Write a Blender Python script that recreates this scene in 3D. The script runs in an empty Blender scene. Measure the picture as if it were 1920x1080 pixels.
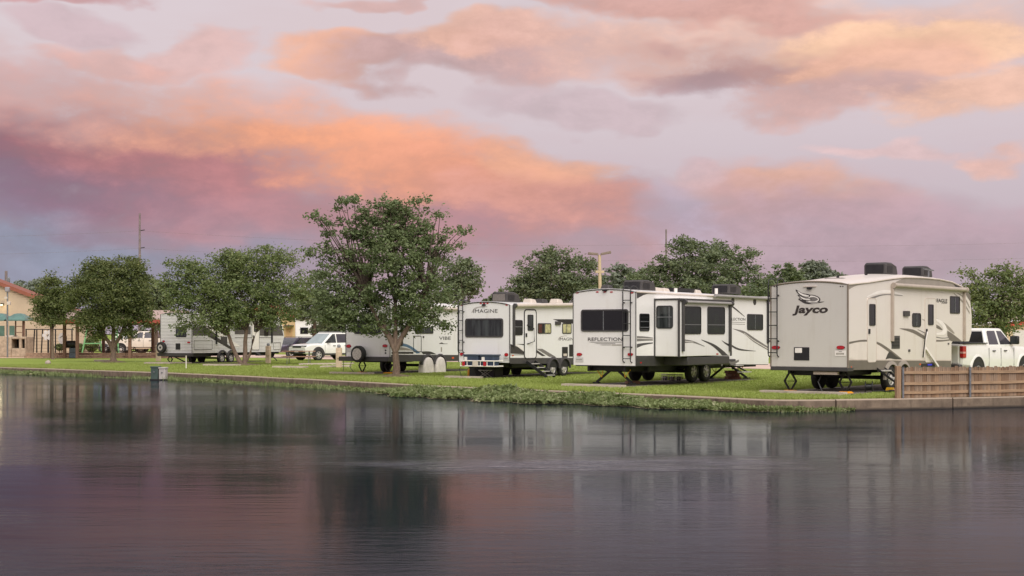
import bpy, bmesh, math, random
import numpy as np
from mathutils import Vector, Matrix

random.seed(7)
rng = np.random.default_rng(11)
scene = bpy.context.scene
COL = scene.collection

# ------------------------------------------------------------------ camera
CAM_H, FOC, HOR, MID = 1.75, 2700.0, 625.0, 960.0     # eye height (m), focal length / horizon / centre in photo pixels
cam_data = bpy.data.cameras.new('camera')
cam_data.sensor_width = 36.0
cam_data.lens = 36.0 * FOC / 1920.0
cam_data.shift_y = (HOR - 540.0) / 1920.0
cam_data.clip_start = 0.1
cam_data.clip_end = 6000
cam = bpy.data.objects.new('camera', cam_data)
cam.location = (0, 0, CAM_H)
cam.rotation_euler = (math.radians(90), 0, 0)
COL.objects.link(cam)
scene.camera = cam

def lin(r, g, b):
    f = lambda v: (v / 255 / 12.92) if v <= 10 else ((v / 255 + 0.055) / 1.055) ** 2.4
    return (f(r), f(g), f(b), 1.0)

# ------------------------------------------------------------------ sun
SUN_EL, SUN_AZ = math.radians(46), math.radians(162)     # azimuth clockwise from +Y: behind the camera, a little to the right
sun_data = bpy.data.lights.new('sun', 'SUN')
sun_data.energy = 1.5
sun_data.angle = math.radians(55)
sun_data.color = (1.0, 0.965, 0.92)
sun = bpy.data.objects.new('sun', sun_data)
sdir = Vector((math.sin(SUN_AZ) * math.cos(SUN_EL), math.cos(SUN_AZ) * math.cos(SUN_EL), math.sin(SUN_EL)))
sun.rotation_euler = sdir.to_track_quat('Z', 'Y').to_euler()
sun.location = (20, -40, 60)
COL.objects.link(sun)

# ------------------------------------------------------------------ view
scene.view_settings.view_transform = 'Standard'
scene.view_settings.look = 'None'
scene.view_settings.exposure = 1.08
scene.view_settings.gamma = 1.0
scene.view_settings.use_curve_mapping = False
scene.cycles.max_bounces = 6
scene.cycles.diffuse_bounces = 3
scene.cycles.glossy_bounces = 3
scene.cycles.transmission_bounces = 4
scene.cycles.transparent_max_bounces = 6
scene.cycles.use_denoising = True

# ------------------------------------------------------------------ node helper
class NT:
    def __init__(self, tree):
        self.t = tree; self.n = tree.nodes; self.l = tree.links
    def new(self, typ, **kw):
        n = self.n.new(typ)
        for k, v in kw.items(): setattr(n, k, v)
        return n
    def put(self, sock, v):
        if isinstance(v, bpy.types.NodeSocket): self.l.new(v, sock)
        elif v is not None: sock.default_value = v
    def m(self, op, a, b=None, c=None, clamp=False):
        n = self.new('ShaderNodeMath', operation=op, use_clamp=clamp)
        for i, v in enumerate((a, b, c)): self.put(n.inputs[i], v)
        return n.outputs[0]
    def v(self, op, a, b=None):
        n = self.new('ShaderNodeVectorMath', operation=op)
        self.put(n.inputs[0], a)
        if b is not None:
            if op == 'SCALE': self.put(n.inputs['Scale'], b)
            else: self.put(n.inputs[1], b)
        return n.outputs['Value'] if op in ('DOT_PRODUCT', 'LENGTH') else n.outputs[0]
    def noise(self, vec, scale, detail=4, rough=0.5, dist=0.0, color=False):
        n = self.new('ShaderNodeTexNoise')
        self.put(n.inputs['Vector'], vec); self.put(n.inputs['Scale'], scale)
        n.inputs['Detail'].default_value = detail; n.inputs['Roughness'].default_value = rough
        n.inputs['Distortion'].default_value = dist
        return n.outputs['Color' if color else 'Fac']
    def mix(self, f, a, b, typ='MIX'):
        n = self.new('ShaderNodeMix', data_type='RGBA', blend_type=typ)
        self.put(n.inputs[0], f); self.put(n.inputs[6], a); self.put(n.inputs[7], b)
        return n.outputs[2]
    def step(self, x, lo, hi, smooth=True):
        n = self.new('ShaderNodeMapRange', interpolation_type='SMOOTHSTEP' if smooth else 'LINEAR', clamp=True)
        self.put(n.inputs[0], x); n.inputs[1].default_value = lo; n.inputs[2].default_value = hi
        return n.outputs[0]
    def comb(self, x, y, z):
        n = self.new('ShaderNodeCombineXYZ')
        for i, v in enumerate((x, y, z)): self.put(n.inputs[i], v)
        return n.outputs[0]
    def sep(self, vec):
        n = self.new('ShaderNodeSeparateXYZ'); self.put(n.inputs[0], vec)
        return n.outputs

# ------------------------------------------------------------------ world: dusk sky with lit clouds
world = bpy.data.worlds.new('World')
scene.world = world
world.cycles.sampling_method = 'MANUAL'
world.cycles.sample_map_resolution = 256
world.use_nodes = True
wt = NT(world.node_tree)
wt.n.clear()
tc = wt.new('ShaderNodeTexCoord')
D = wt.v('NORMALIZE', tc.outputs['Generated'])
dx, dy, dz = wt.sep(D)
sky = wt.new('ShaderNodeTexSky', sky_type='NISHITA')
sky.sun_disc = False
sky.sun_elevation = SUN_EL
sky.sun_rotation = SUN_AZ
sky.altitude = 0; sky.air_density = 1.2; sky.dust_density = 2.5
nish = wt.v('SCALE', sky.outputs[0], 0.045)
az = wt.m('ARCTAN2', dx, dy)
el = wt.m('ARCSINE', dz)
flat = wt.comb(dx, dy, wt.m('MULTIPLY', dz, 2.4))
wrp = wt.v('SUBTRACT', wt.noise(flat, 7.0, 3, 0.55, color=True), (0.5, 0.5, 0.5))
wrp2 = wt.v('SUBTRACT', wt.noise(flat, 26.0, 2, 0.6, color=True), (0.5, 0.5, 0.5))
wx, wy, wz = wt.sep(wt.v('ADD', wt.v('SCALE', wrp, 0.115), wt.v('SCALE', wrp2, 0.03)))
azw = wt.m('ADD', az, wx)
elw = wt.m('ADD', el, wt.m('MULTIPLY', wz, 0.62))
f1 = wt.noise(flat, 11.0, 6, 0.62)
f3 = wt.noise(wt.v('ADD', wt.comb(dx, dy, wt.m('MULTIPLY', dz, 1.7)), wt.v('SCALE', wrp, 0.05)), 34.0, 6, 0.66)
fw = wt.m('ADD', wt.m('MULTIPLY', f1, 0.62), wt.m('MULTIPLY', f3, 0.38))
f2 = wt.noise(wt.comb(dx, dy, wt.m('MULTIPLY', dz, 4.5)), 6.0, 4, 0.55)
# clear air between the clouds: lavender that pales upwards
up = wt.step(el, 0.0, 0.20)
air = wt.mix(up, lin(192, 176, 188), lin(228, 212, 217))
air = wt.mix(wt.step(el, 0.22, 0.6), air, lin(202, 206, 216))
air = wt.mix(wt.step(f2, 0.36, 0.62), air, wt.mix(up, lin(196, 178, 192), lin(226, 208, 212)))
col = wt.mix(0.10, air, nish)
# high broken cloud deck that carries on all round
deck = wt.m('MULTIPLY', wt.step(wt.noise(flat, 4.2, 4, 0.6), 0.50, 0.66), wt.step(el, 0.17, 0.32))
col = wt.mix(wt.m('MULTIPLY', deck, 0.75), col, wt.mix(wt.step(f1, 0.35, 0.65), lin(186, 180, 190), lin(224, 212, 210)))
low = wt.m('MULTIPLY', wt.step(wt.noise(flat, 3.0, 3, 0.55), 0.42, 0.62),
           wt.m('SUBTRACT', 1.0, wt.step(el, 0.10, 0.24)))
side = wt.step(wt.m('ABSOLUTE', az), 0.40, 0.75)
col = wt.mix(wt.m('MULTIPLY', wt.m('MULTIPLY', low, side), 0.8), col, wt.mix(wt.step(el, 0.02, 0.16), lin(172, 140, 152), lin(228, 164, 140)))
# cloud masses: photo position (x, y), half sizes, tilt (rise to the right per unit), colour, cover, softness
CL = [
 (200, 415, 620, 110, -0.02, (170, 134, 150), 0.88, 1.1),
 (110, 300, 400, 70, 0, (126, 84, 100), 0.95, 1.1),
 (40, 372, 380, 62, 0, (136, 116, 142), 0.9, 1.2),
 (120, 462, 220, 22, -0.02, (152, 162, 188), 0.8, 0.9),
 (60, 496, 620, 84, 0, (146, 150, 170), 0.94, 1.0),
 (1000, 445, 460, 110, -0.06, (184, 144, 152), 0.93, 1.4),
 (640, 390, 480, 75, -0.05, (192, 136, 140), 0.88, 1.5),
 (330, 292, 260, 60, -0.04, (198, 132, 132), 0.85, 1.5),
 (50, 190, 230, 58, 0, (212, 158, 150), 0.75, 1),
 (340, 205, 220, 62, 0.1, (230, 172, 156), 0.8, 1),
 (420, 255, 190, 40, 0.02, (232, 164, 136), 0.9, 1),
 (700, 285, 300, 78, -0.16, (248, 168, 130), 0.97, 1),
 (900, 345, 240, 60, -0.16, (240, 164, 136), 0.92, 1),
 (1020, 318, 120, 45, -0.1, (240, 176, 146), 0.8, 0.55),
 (1080, 400, 220, 58, -0.1, (216, 156, 146), 0.88, 1),
 (330, 100, 90, 38, 0.35, (226, 178, 170), 0.65, 0.55),
 (185, 132, 90, 26, 0, (228, 176, 166), 0.7, 0.55),
 (130, 70, 90, 30, -0.1, (204, 174, 180), 0.65, 0.55),
 (70, 8, 180, 16, 0.04, (206, 158, 160), 0.9, 0.55),
 (720, 8, 150, 14, 0, (222, 174, 166), 0.7, 0.55),
 (640, 105, 150, 32, -0.1, (238, 178, 152), 0.92, 0.55),
 (820, 128, 240, 42, -0.06, (200, 166, 166), 0.88, 0.55),
 (900, 90, 160, 36, 0.04, (236, 184, 162), 0.85, 0.55),
 (1080, 100, 220, 50, 0, (226, 178, 168), 0.8, 0.9),
 (1080, 200, 170, 30, 0, (204, 180, 186), 0.72, 0.55),
 (1560, 60, 520, 68, 0.02, (236, 192, 176), 0.94, 0.9),
 (1300, 14, 320, 30, -0.06, (216, 166, 156), 0.9, 0.55),
 (1700, 66, 260, 34, 0, (255, 206, 172), 0.9, 0.55),
 (1420, 116, 240, 46, -0.06, (200, 156, 152), 0.92, 0.55),
 (1300, 130, 120, 36, 0, (182, 152, 158), 0.8, 0.55),
 (1640, 118, 170, 44, 0.1, (240, 186, 162), 0.9, 0.55),
 (1620, 180, 260, 40, -0.04, (214, 172, 166), 0.9, 0.55),
 (1860, 170, 180, 48, 0.12, (242, 194, 172), 0.9, 0.55),
 (1700, 278, 160, 20, -0.06, (236, 198, 196), 0.7, 0.55),
 (1880, 298, 60, 22, 0, (244, 194, 180), 0.8, 0.55),
 (1480, 370, 190, 62, -0.08, (220, 170, 160), 0.9, 0.9),
 (1520, 350, 100, 34, -0.08, (232, 178, 154), 0.8, 1),
 (1640, 440, 360, 78, -0.1, (190, 160, 170), 0.9, 1),
 (1560, 500, 520, 48, -0.02, (186, 162, 172), 0.8, 1),
 (1330, 320, 60, 24, -0.2, (214, 182, 186), 0.6, 0.55),
 (1270, 405, 80, 60, 0, (186, 182, 206), 0.6, 1),
]
for (px, py, rx, ry, tilt, c, cover, soft) in CL:
    a0 = math.atan((px - MID) / FOC); e0 = math.atan((HOR - py) / FOC * math.cos(a0))
    da = wt.m('SUBTRACT', azw, a0)
    de = wt.m('SUBTRACT', wt.m('SUBTRACT', elw, e0), wt.m('MULTIPLY', da, tilt))
    q = wt.m('ADD', wt.m('POWER', wt.m('MULTIPLY', da, FOC / rx), 2.0), wt.m('POWER', wt.m('MULTIPLY', de, FOC / ry), 2.0))
    s = wt.m('MULTIPLY_ADD', wt.m('SUBTRACT', fw, 0.5), 3.6, wt.m('SUBTRACT', 1.0, q))
    msk = wt.m('MULTIPLY', wt.step(s, -0.95 * soft, 1.40 * soft), cover)
    g_ = sum(c) / 3; cc = lin(*(v * 0.93 + g_ * 0.07 for v in c)); 
    tone = wt.mix(wt.step(fw, 0.34, 0.68), tuple(v * 0.83 for v in cc[:3]) + (1,), tuple(min(1.1, v * 1.13) for v in cc[:3]) + (1,))
    col = wt.mix(msk, col, tone)
# below the horizon: the dull tone of the distance
col = wt.mix(wt.step(dz, -0.06, -0.01), lin(120, 112, 112), col)
bg = wt.new('ShaderNodeBackground')
wt.put(bg.inputs[0], wt.v('SCALE', col, 4.73))     # the strength below and the view exposure bring these back to the tones above
bg.inputs[1].default_value = 0.1
wo = wt.new('ShaderNodeOutputWorld')
wt.l.new(bg.outputs[0], wo.inputs[0])

# ------------------------------------------------------------------ materials
MATS = {}
def mat(name, rgb, rough=0.5, metal=0.0, var=0.08, scale=3.0, bump=0.0, bscale=40.0, spec=0.5, stretch=(1, 1, 1), coat=0.0, emit=None):
    if name in MATS: return MATS[name]
    m = bpy.data.materials.new(name); m.use_nodes = True
    t = NT(m.node_tree); b = t.n['Principled BSDF']
    c = tuple(rgb[:3]) + (1,)
    co = t.new('ShaderNodeTexCoord').outputs['Object']
    mp = t.v('MULTIPLY', co, stretch)
    if var > 0:
        f = t.noise(mp, scale, 5, 0.6)
        t.put(b.inputs['Base Color'], t.mix(t.step(f, 0.3, 0.7), tuple(v * (1 - var) for v in c[:3]) + (1,), tuple(min(1, v * (1 + var)) for v in c[:3]) + (1,)))
        t.put(b.inputs['Roughness'], t.m('MULTIPLY_ADD', f, 0.2, max(0.02, rough - 0.1)))
    else:
        b.inputs['Base Color'].default_value = c; b.inputs['Roughness'].default_value = rough
    b.inputs['Metallic'].default_value = metal
    b.inputs['Specular IOR Level'].default_value = spec
    if coat: b.inputs['Coat Weight'].default_value = coat
    if emit:
        b.inputs['Emission Color'].default_value = tuple(emit[0][:3]) + (1,); b.inputs['Emission Strength'].default_value = emit[1]
    if bump > 0:
        bn = t.new('ShaderNodeBump'); bn.inputs['Strength'].default_value = bump; bn.inputs['Distance'].default_value = 0.02
        t.put(bn.inputs['Height'], t.noise(mp, bscale, 4, 0.6)); t.l.new(bn.outputs[0], b.inputs['Normal'])
    MATS[name] = m
    return m

def shell_mat(name, rgb, streak=0.10, ribs=0.0):
    """trailer skin: faint rain streaks, optional pressed ribs"""
    if name in MATS: return MATS[name]
    m = mat(name, rgb, 0.32, 0, 0, coat=0.15); t = NT(m.node_tree); b = t.n['Principled BSDF']
    co = t.new('ShaderNodeTexCoord').outputs['Object']
    f = t.noise(t.v('MULTIPLY', co, (5, 5, 0.5)), 1.0, 6, 0.7)
    g = t.noise(co, 0.8, 5, 0.6)
    k = t.m('ADD', t.m('MULTIPLY', t.m('MULTIPLY', t.step(f, 0.46, 0.80), t.step(g, 0.42, 0.62)), 0.9), t.m('MULTIPLY', g, 0.4))
    dirt = tuple(v * (1 - streak) * w for v, w in zip(rgb[:3], (0.98, 0.95, 0.90))) + (1,)
    t.put(b.inputs['Base Color'], t.mix(k, tuple(rgb[:3]) + (1,), dirt))
    t.put(b.inputs['Roughness'], t.m('MULTIPLY_ADD', g, 0.25, 0.2))
    bn = t.new('ShaderNodeBump')
    if ribs:
        z = t.sep(co)[2]
        h = t.m('ABSOLUTE', t.m('SUBTRACT', t.m('FRACT', t.m('MULTIPLY', z, 1 / ribs)), 0.5))
        bn.inputs['Strength'].default_value = 1.0; bn.inputs['Distance'].default_value = 0.08
        t.put(bn.inputs['Height'], t.step(h, 0.36, 0.5))
    else:
        bn.inputs['Strength'].default_value = 0.12; bn.inputs['Distance'].default_value = 0.02
        t.put(bn.inputs['Height'], t.noise(co, 2.2, 2, 0.5))
    t.l.new(bn.outputs[0], b.inputs['Normal'])
    return m

def leaf_mat(name, dark, light, tint=None):
    if name in MATS: return MATS[name]
    m = bpy.data.materials.new(name); m.use_nodes = True
    t = NT(m.node_tree); t.n.clear()
    geo = t.new('ShaderNodeNewGeometry')
    co = t.new('ShaderNodeTexCoord').outputs['Object']
    r = geo.outputs['Random Per Island']
    c = t.mix(r, dark, light)
    n = t.step(t.noise(co, 0.9, 3, 0.6), 0.35, 0.68)
    c = t.mix(t.m('MULTIPLY', n, 0.7), c, light)
    c = t.mix(t.m('MULTIPLY', t.step(t.noise(co, 1.7, 2, 0.5), 0.52, 0.66), 0.45), c, dark)
    if tint: c = t.mix(t.m('MULTIPLY', t.m('GREATER_THAN', r, 0.95), 0.6), c, tint)
    d = t.new('ShaderNodeBsdfPrincipled'); t.put(d.inputs['Base Color'], c)
    d.inputs['Roughness'].default_value = 0.62; d.inputs['Specular IOR Level'].default_value = 0.35
    tr = t.new('ShaderNodeBsdfTranslucent'); t.put(tr.inputs[0], t.mix(0.5, c, (0.16, 0.20, 0.03, 1)))
    mx = t.new('ShaderNodeMixShader'); mx.inputs[0].default_value = 0.34
    t.l.new(d.outputs[0], mx.inputs[1]); t.l.new(tr.outputs[0], mx.inputs[2])
    o = t.new('ShaderNodeOutputMaterial'); t.l.new(mx.outputs[0], o.inputs[0])
    MATS[name] = m
    return m

WHITE = shell_mat('fibreglass_white', lin(236, 234, 231)[:3], 0.13)
WHITE2 = shell_mat('fibreglass_cool_white', lin(234, 233, 231)[:3], 0.13)
BEIGE = shell_mat('fibreglass_beige', lin(222, 215, 205)[:3], 0.12)
BEIGE_R = shell_mat('fibreglass_beige_shaded', lin(206, 202, 194)[:3], 0.12)
RIBBED = shell_mat('ribbed_aluminium_white', lin(232, 230, 228)[:3], 0.12, 0.085)
RIBBED_D = shell_mat('ribbed_aluminium_grey', lin(92, 88, 86)[:3], 0.10, 0.085)
ROOF = mat('roof_membrane', lin(214, 203, 192), 0.6, 0, 0.10, 1.5, 0.2, 20)
TRIM = mat('cream_trim', lin(205, 193, 180), 0.45, 0, 0.06)
BLACK = mat('black_plastic', (0.014, 0.014, 0.015), 0.42, 0, 0.25, 6)
CHAR = mat('charcoal_panel', lin(66, 64, 63), 0.4, 0, 0.12, 3)
TAUPE = mat('taupe_vinyl', lin(110, 103, 93), 0.4, 0, 0.08)
TAUPE_L = mat('pale_taupe_vinyl', lin(150, 142, 130), 0.4, 0, 0.08)
GREYV = mat('grey_vinyl', lin(118, 114, 110), 0.4, 0, 0.08)
DARKV = mat('dark_vinyl', lin(58, 55, 53), 0.4, 0, 0.1)
WHITEV = mat('white_vinyl', lin(236, 230, 222), 0.35, 0, 0.04)
PALEV = mat('pale_beige_vinyl', lin(222, 213, 202), 0.35, 0, 0.04)
BLUEV = mat('blue_vinyl', lin(86, 116, 140), 0.35, 0, 0.06)
GLASS = mat('dark_glass', (0.008, 0.009, 0.009), 0.05, 0, 0.3, 1.2, spec=0.5)
GLASS_L = mat('grey_glass', lin(50, 54, 54), 0.05, 0, 0.75, 1.0, spec=0.5, stretch=(5, 5, 0.7))  # streaked tone in the colour imitates reflections and blinds
GLASS_C = mat('curtained_glass', lin(30, 36, 32), 0.08, 0, 0.6, 5.0, spec=0.35, stretch=(8, 8, 0.4))
GLASS_Y = mat('lit_window_glass', lin(168, 164, 122), 0.2, 0, 0.4, 6, emit=(lin(222, 212, 150), 0.05))
GLASS_R = mat('red_curtain_glass', lin(84, 40, 34), 0.2, 0, 0.35, 5)
RED = mat('red_lens', lin(178, 28, 34), 0.2, 0, 0.15, 20, coat=0.4)
AMBER = mat('amber_lens', lin(214, 96, 52), 0.25, 0, 0.1)
RUBBER = mat('tyre_rubber', (0.020, 0.019, 0.018), 0.75, 0, 0.3, 8, 0.3, 60)
ALU = mat('brushed_aluminium', lin(196, 192, 186), 0.35, 0.35, 0.12, 9)
STEEL = mat('galvanised_steel', lin(132, 134, 136), 0.5, 0.7, 0.18, 12)
FRAME = mat('black_steel', (0.018, 0.017, 0.016), 0.55, 0.2, 0.35, 6, 0.2, 30)
YELLOW = mat('yellow_paint', lin(222, 172, 46), 0.45, 0, 0.15, 12)
ORANGE = mat('orange_plastic', lin(236, 160, 40), 0.45, 0, 0.12, 10)
SHROUD = mat('air_con_shroud', lin(64, 61, 59), 0.55, 0, 0.18, 5, 0.15, 30)
SHROUD_G = mat('grille_grey', lin(112, 106, 100), 0.6, 0, 0.2, 30)
CONC = mat('concrete', lin(186, 172, 158), 0.85, 0, 0.16, 2.2, 0.35, 30)
CAR_W = mat('white_car_paint', lin(234, 233, 226), 0.22, 0, 0.03, 2, coat=0.6)
CAR_C = mat('cream_car_paint', lin(214, 204, 188), 0.25, 0, 0.04, 2, coat=0.5)
CAR_D = mat('dark_purple_car_paint', lin(62, 54, 72), 0.25, 0, 0.06, 2, coat=0.5)
WOOD = mat('weathered_fence_wood', lin(164, 132, 104), 0.8, 0, 0.22, 2.0, 0.5, 20, stretch=(14, 14, 0.9))
WOOD_R = mat('fence_rail_wood', lin(160, 132, 103), 0.8, 0, 0.2, 2.0, 0.4, 20, stretch=(1.2, 1.2, 14))
WOOD_P = mat('pavilion_post_wood', lin(122, 92, 76), 0.8, 0, 0.2, 3, 0.3, 20, stretch=(8, 8, 0.8))
BARK = mat('bark', lin(118, 100, 86), 0.9, 0, 0.30, 6, 0.9, 22, stretch=(4, 4, 0.9))
BARK_D = mat('limb_bark', lin(86, 74, 63), 0.9, 0, 0.30, 6, 0.9, 22, stretch=(4, 4, 0.9))
BRASS = mat('powder_beige', lin(206, 184, 160), 0.6, 0, 0.07)

# ------------------------------------------------------------------ mesh helper
class MB:
    def __init__(self): self.v = []; self.f = []
    def add(self, vs, fs):
        o = len(self.v); self.v += [tuple(p) for p in vs]; self.f += [tuple(o + i for i in f) for f in fs]; return self
    def box(self, x0, x1, y0, y1, z0, z1):
        return self.add([(x0,y0,z0),(x1,y0,z0),(x1,y1,z0),(x0,y1,z0),(x0,y0,z1),(x1,y0,z1),(x1,y1,z1),(x0,y1,z1)],
                        [(0,3,2,1),(4,5,6,7),(0,1,5,4),(1,2,6,5),(2,3,7,6),(3,0,4,7)])
    def hexa(self, a, b):
        """two loops of equal length joined, both capped"""
        n = len(a)
        fs = [tuple(range(n))[::-1], tuple(range(n, 2 * n))] + [(i, (i + 1) % n, n + (i + 1) % n, n + i) for i in range(n)]
        return self.add(list(a) + list(b), fs)
    def tube(self, pts, rad, n=8, cap=True):
        pts = [Vector(p) for p in pts]; k = len(pts)
        if not hasattr(rad, '__len__'): rad = [rad] * k
        rings = []; up = Vector((0, 0, 1))
        for i, p in enumerate(pts):
            d = (pts[min(i + 1, k - 1)] - pts[max(i - 1, 0)])
            if d.length < 1e-9: d = Vector((0, 0, 1))
            d.normalize()
            ref = up if abs(d.z) < 0.95 else Vector((1, 0, 0))
            a = d.cross(ref).normalized(); b = d.cross(a)
            rings.append([p + (a * math.cos(t) + b * math.sin(t)) * rad[i] for t in (2 * math.pi * j / n for j in range(n))])
        vs = [q for r in rings for q in r]
        fs = [(i * n + j, i * n + (j + 1) % n, (i + 1) * n + (j + 1) % n, (i + 1) * n + j) for i in range(k - 1) for j in range(n)]
        if cap: fs += [tuple(range(n))[::-1], tuple((k - 1) * n + j for j in range(n))]
        return self.add(vs, fs)
    def bar(self, a, b, w, h=None):
        """square bar from a to b"""
        h = h or w; a, b = Vector(a), Vector(b); d = (b - a).normalized()
        ref = Vector((0, 0, 1)) if abs(d.z) < 0.95 else Vector((1, 0, 0))
        s = d.cross(ref).normalized() * w / 2; u = d.cross(s).normalized() * h / 2
        L = lambda p: [p - s - u, p + s - u, p + s + u, p - s + u]
        return self.hexa(L(a), L(b))
    def lathe_x(self, prof, n=28, c=(0, 0, 0)):
        """profile of (x, r) turned about the x axis"""
        k = len(prof)
        vs = [(c[0] + x, c[1] + r * math.cos(t), c[2] + r * math.sin(t)) for x, r in prof for t in (2 * math.pi * j / n for j in range(n))]
        fs = [(i * n + j, i * n + (j + 1) % n, (i + 1) * n + (j + 1) % n, (i + 1) * n + j) for i in range(k - 1) for j in range(n)]
        fs += [tuple(range(n))[::-1], tuple((k - 1) * n + j for j in range(n))]
        return self.add(vs, fs)
    def mesh(self, name, mt, smooth=True, ang=35, fix=True):
        me = bpy.data.meshes.new(name); me.from_pydata(self.v, [], self.f)
        if fix:
            bm = bmesh.new(); bm.from_mesh(me); bmesh.ops.recalc_face_normals(bm, faces=bm.faces); bm.to_mesh(me); bm.free()
        if smooth: me.shade_smooth(); me.set_sharp_from_angle(angle=math.radians(ang))
        if mt: me.materials.append(mt)
        return me
    def build(self, name, mt, parent=None, bevel=0, **kw):
        o = bpy.data.objects.new(name, self.mesh(name, mt, **kw)); COL.objects.link(o)
        if parent: o.parent = parent
        if bevel:
            b = o.modifiers.new('bevel', 'BEVEL'); b.width = bevel; b.segments = 2; b.limit_method = 'ANGLE'; b.angle_limit = math.radians(40)
        return o

def tag(o, label=None, cat=None, group=None, kind=None):
    if label: o['label'] = label
    if cat: o['category'] = cat
    if group: o['group'] = group
    if kind: o['kind'] = kind
    return o
def empty(name, loc, rz=0, label=None, cat=None, group=None):
    o = bpy.data.objects.new(name, None); o.location = loc; o.rotation_euler = (0, 0, rz); o.empty_display_size = 0.3
    COL.objects.link(o); return tag(o, label, cat, group)
def copy_tree(o, parent=None):
    c = o.copy(); COL.objects.link(c); c.parent = parent
    for ch in o.children: copy_tree(ch, c)
    return c
def place(mesh, name, parent, loc=(0, 0, 0), rot=(0, 0, 0)):
    o = bpy.data.objects.new(name, mesh); o.location = loc; o.rotation_euler = rot; COL.objects.link(o); o.parent = parent; return o

def at(x, y, Y):      # photo pixel at distance Y
    return Vector(((x - MID) / FOC * Y, Y, CAM_H - (y - HOR) / FOC * Y))
def ground(x, y, z=0.0):
    Y = (CAM_H - z) * FOC / (y - HOR); return at(x, y, Y)

def rrect(x0, y0, x1, y1, r, n=4):
    if x0 > x1: x0, x1 = x1, x0
    if y0 > y1: y0, y1 = y1, y0
    r = min(r, (x1 - x0) / 2.01, (y1 - y0) / 2.01); out = []
    for cx, cy, a in ((x1 - r, y0 + r, -90), (x1 - r, y1 - r, 0), (x0 + r, y1 - r, 90), (x0 + r, y0 + r, 180)):
        for i in range(n + 1):
            t = math.radians(a + 90 * i / n); out.append((cx + r * math.cos(t), cy + r * math.sin(t)))
    return out
def spline(pts, n=6, closed=False):
    """Catmull-Rom through 2-d points"""
    out = []; k = len(pts)
    for i in range(k if closed else k - 1):
        P = [pts[(i + j) % k] if closed else pts[min(max(i + j, 0), k - 1)] for j in (-1, 0, 1, 2)]
        for s in range(n):
            t = s / n
            out.append(tuple(0.5 * (2 * b + (c - a) * t + (2 * a - 5 * b + 4 * c - d) * t * t + (3 * b - a - 3 * c + d) * t ** 3) for a, b, c, d in zip(*P)))
    if not closed: out.append(tuple(pts[-1]))
    return out

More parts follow.
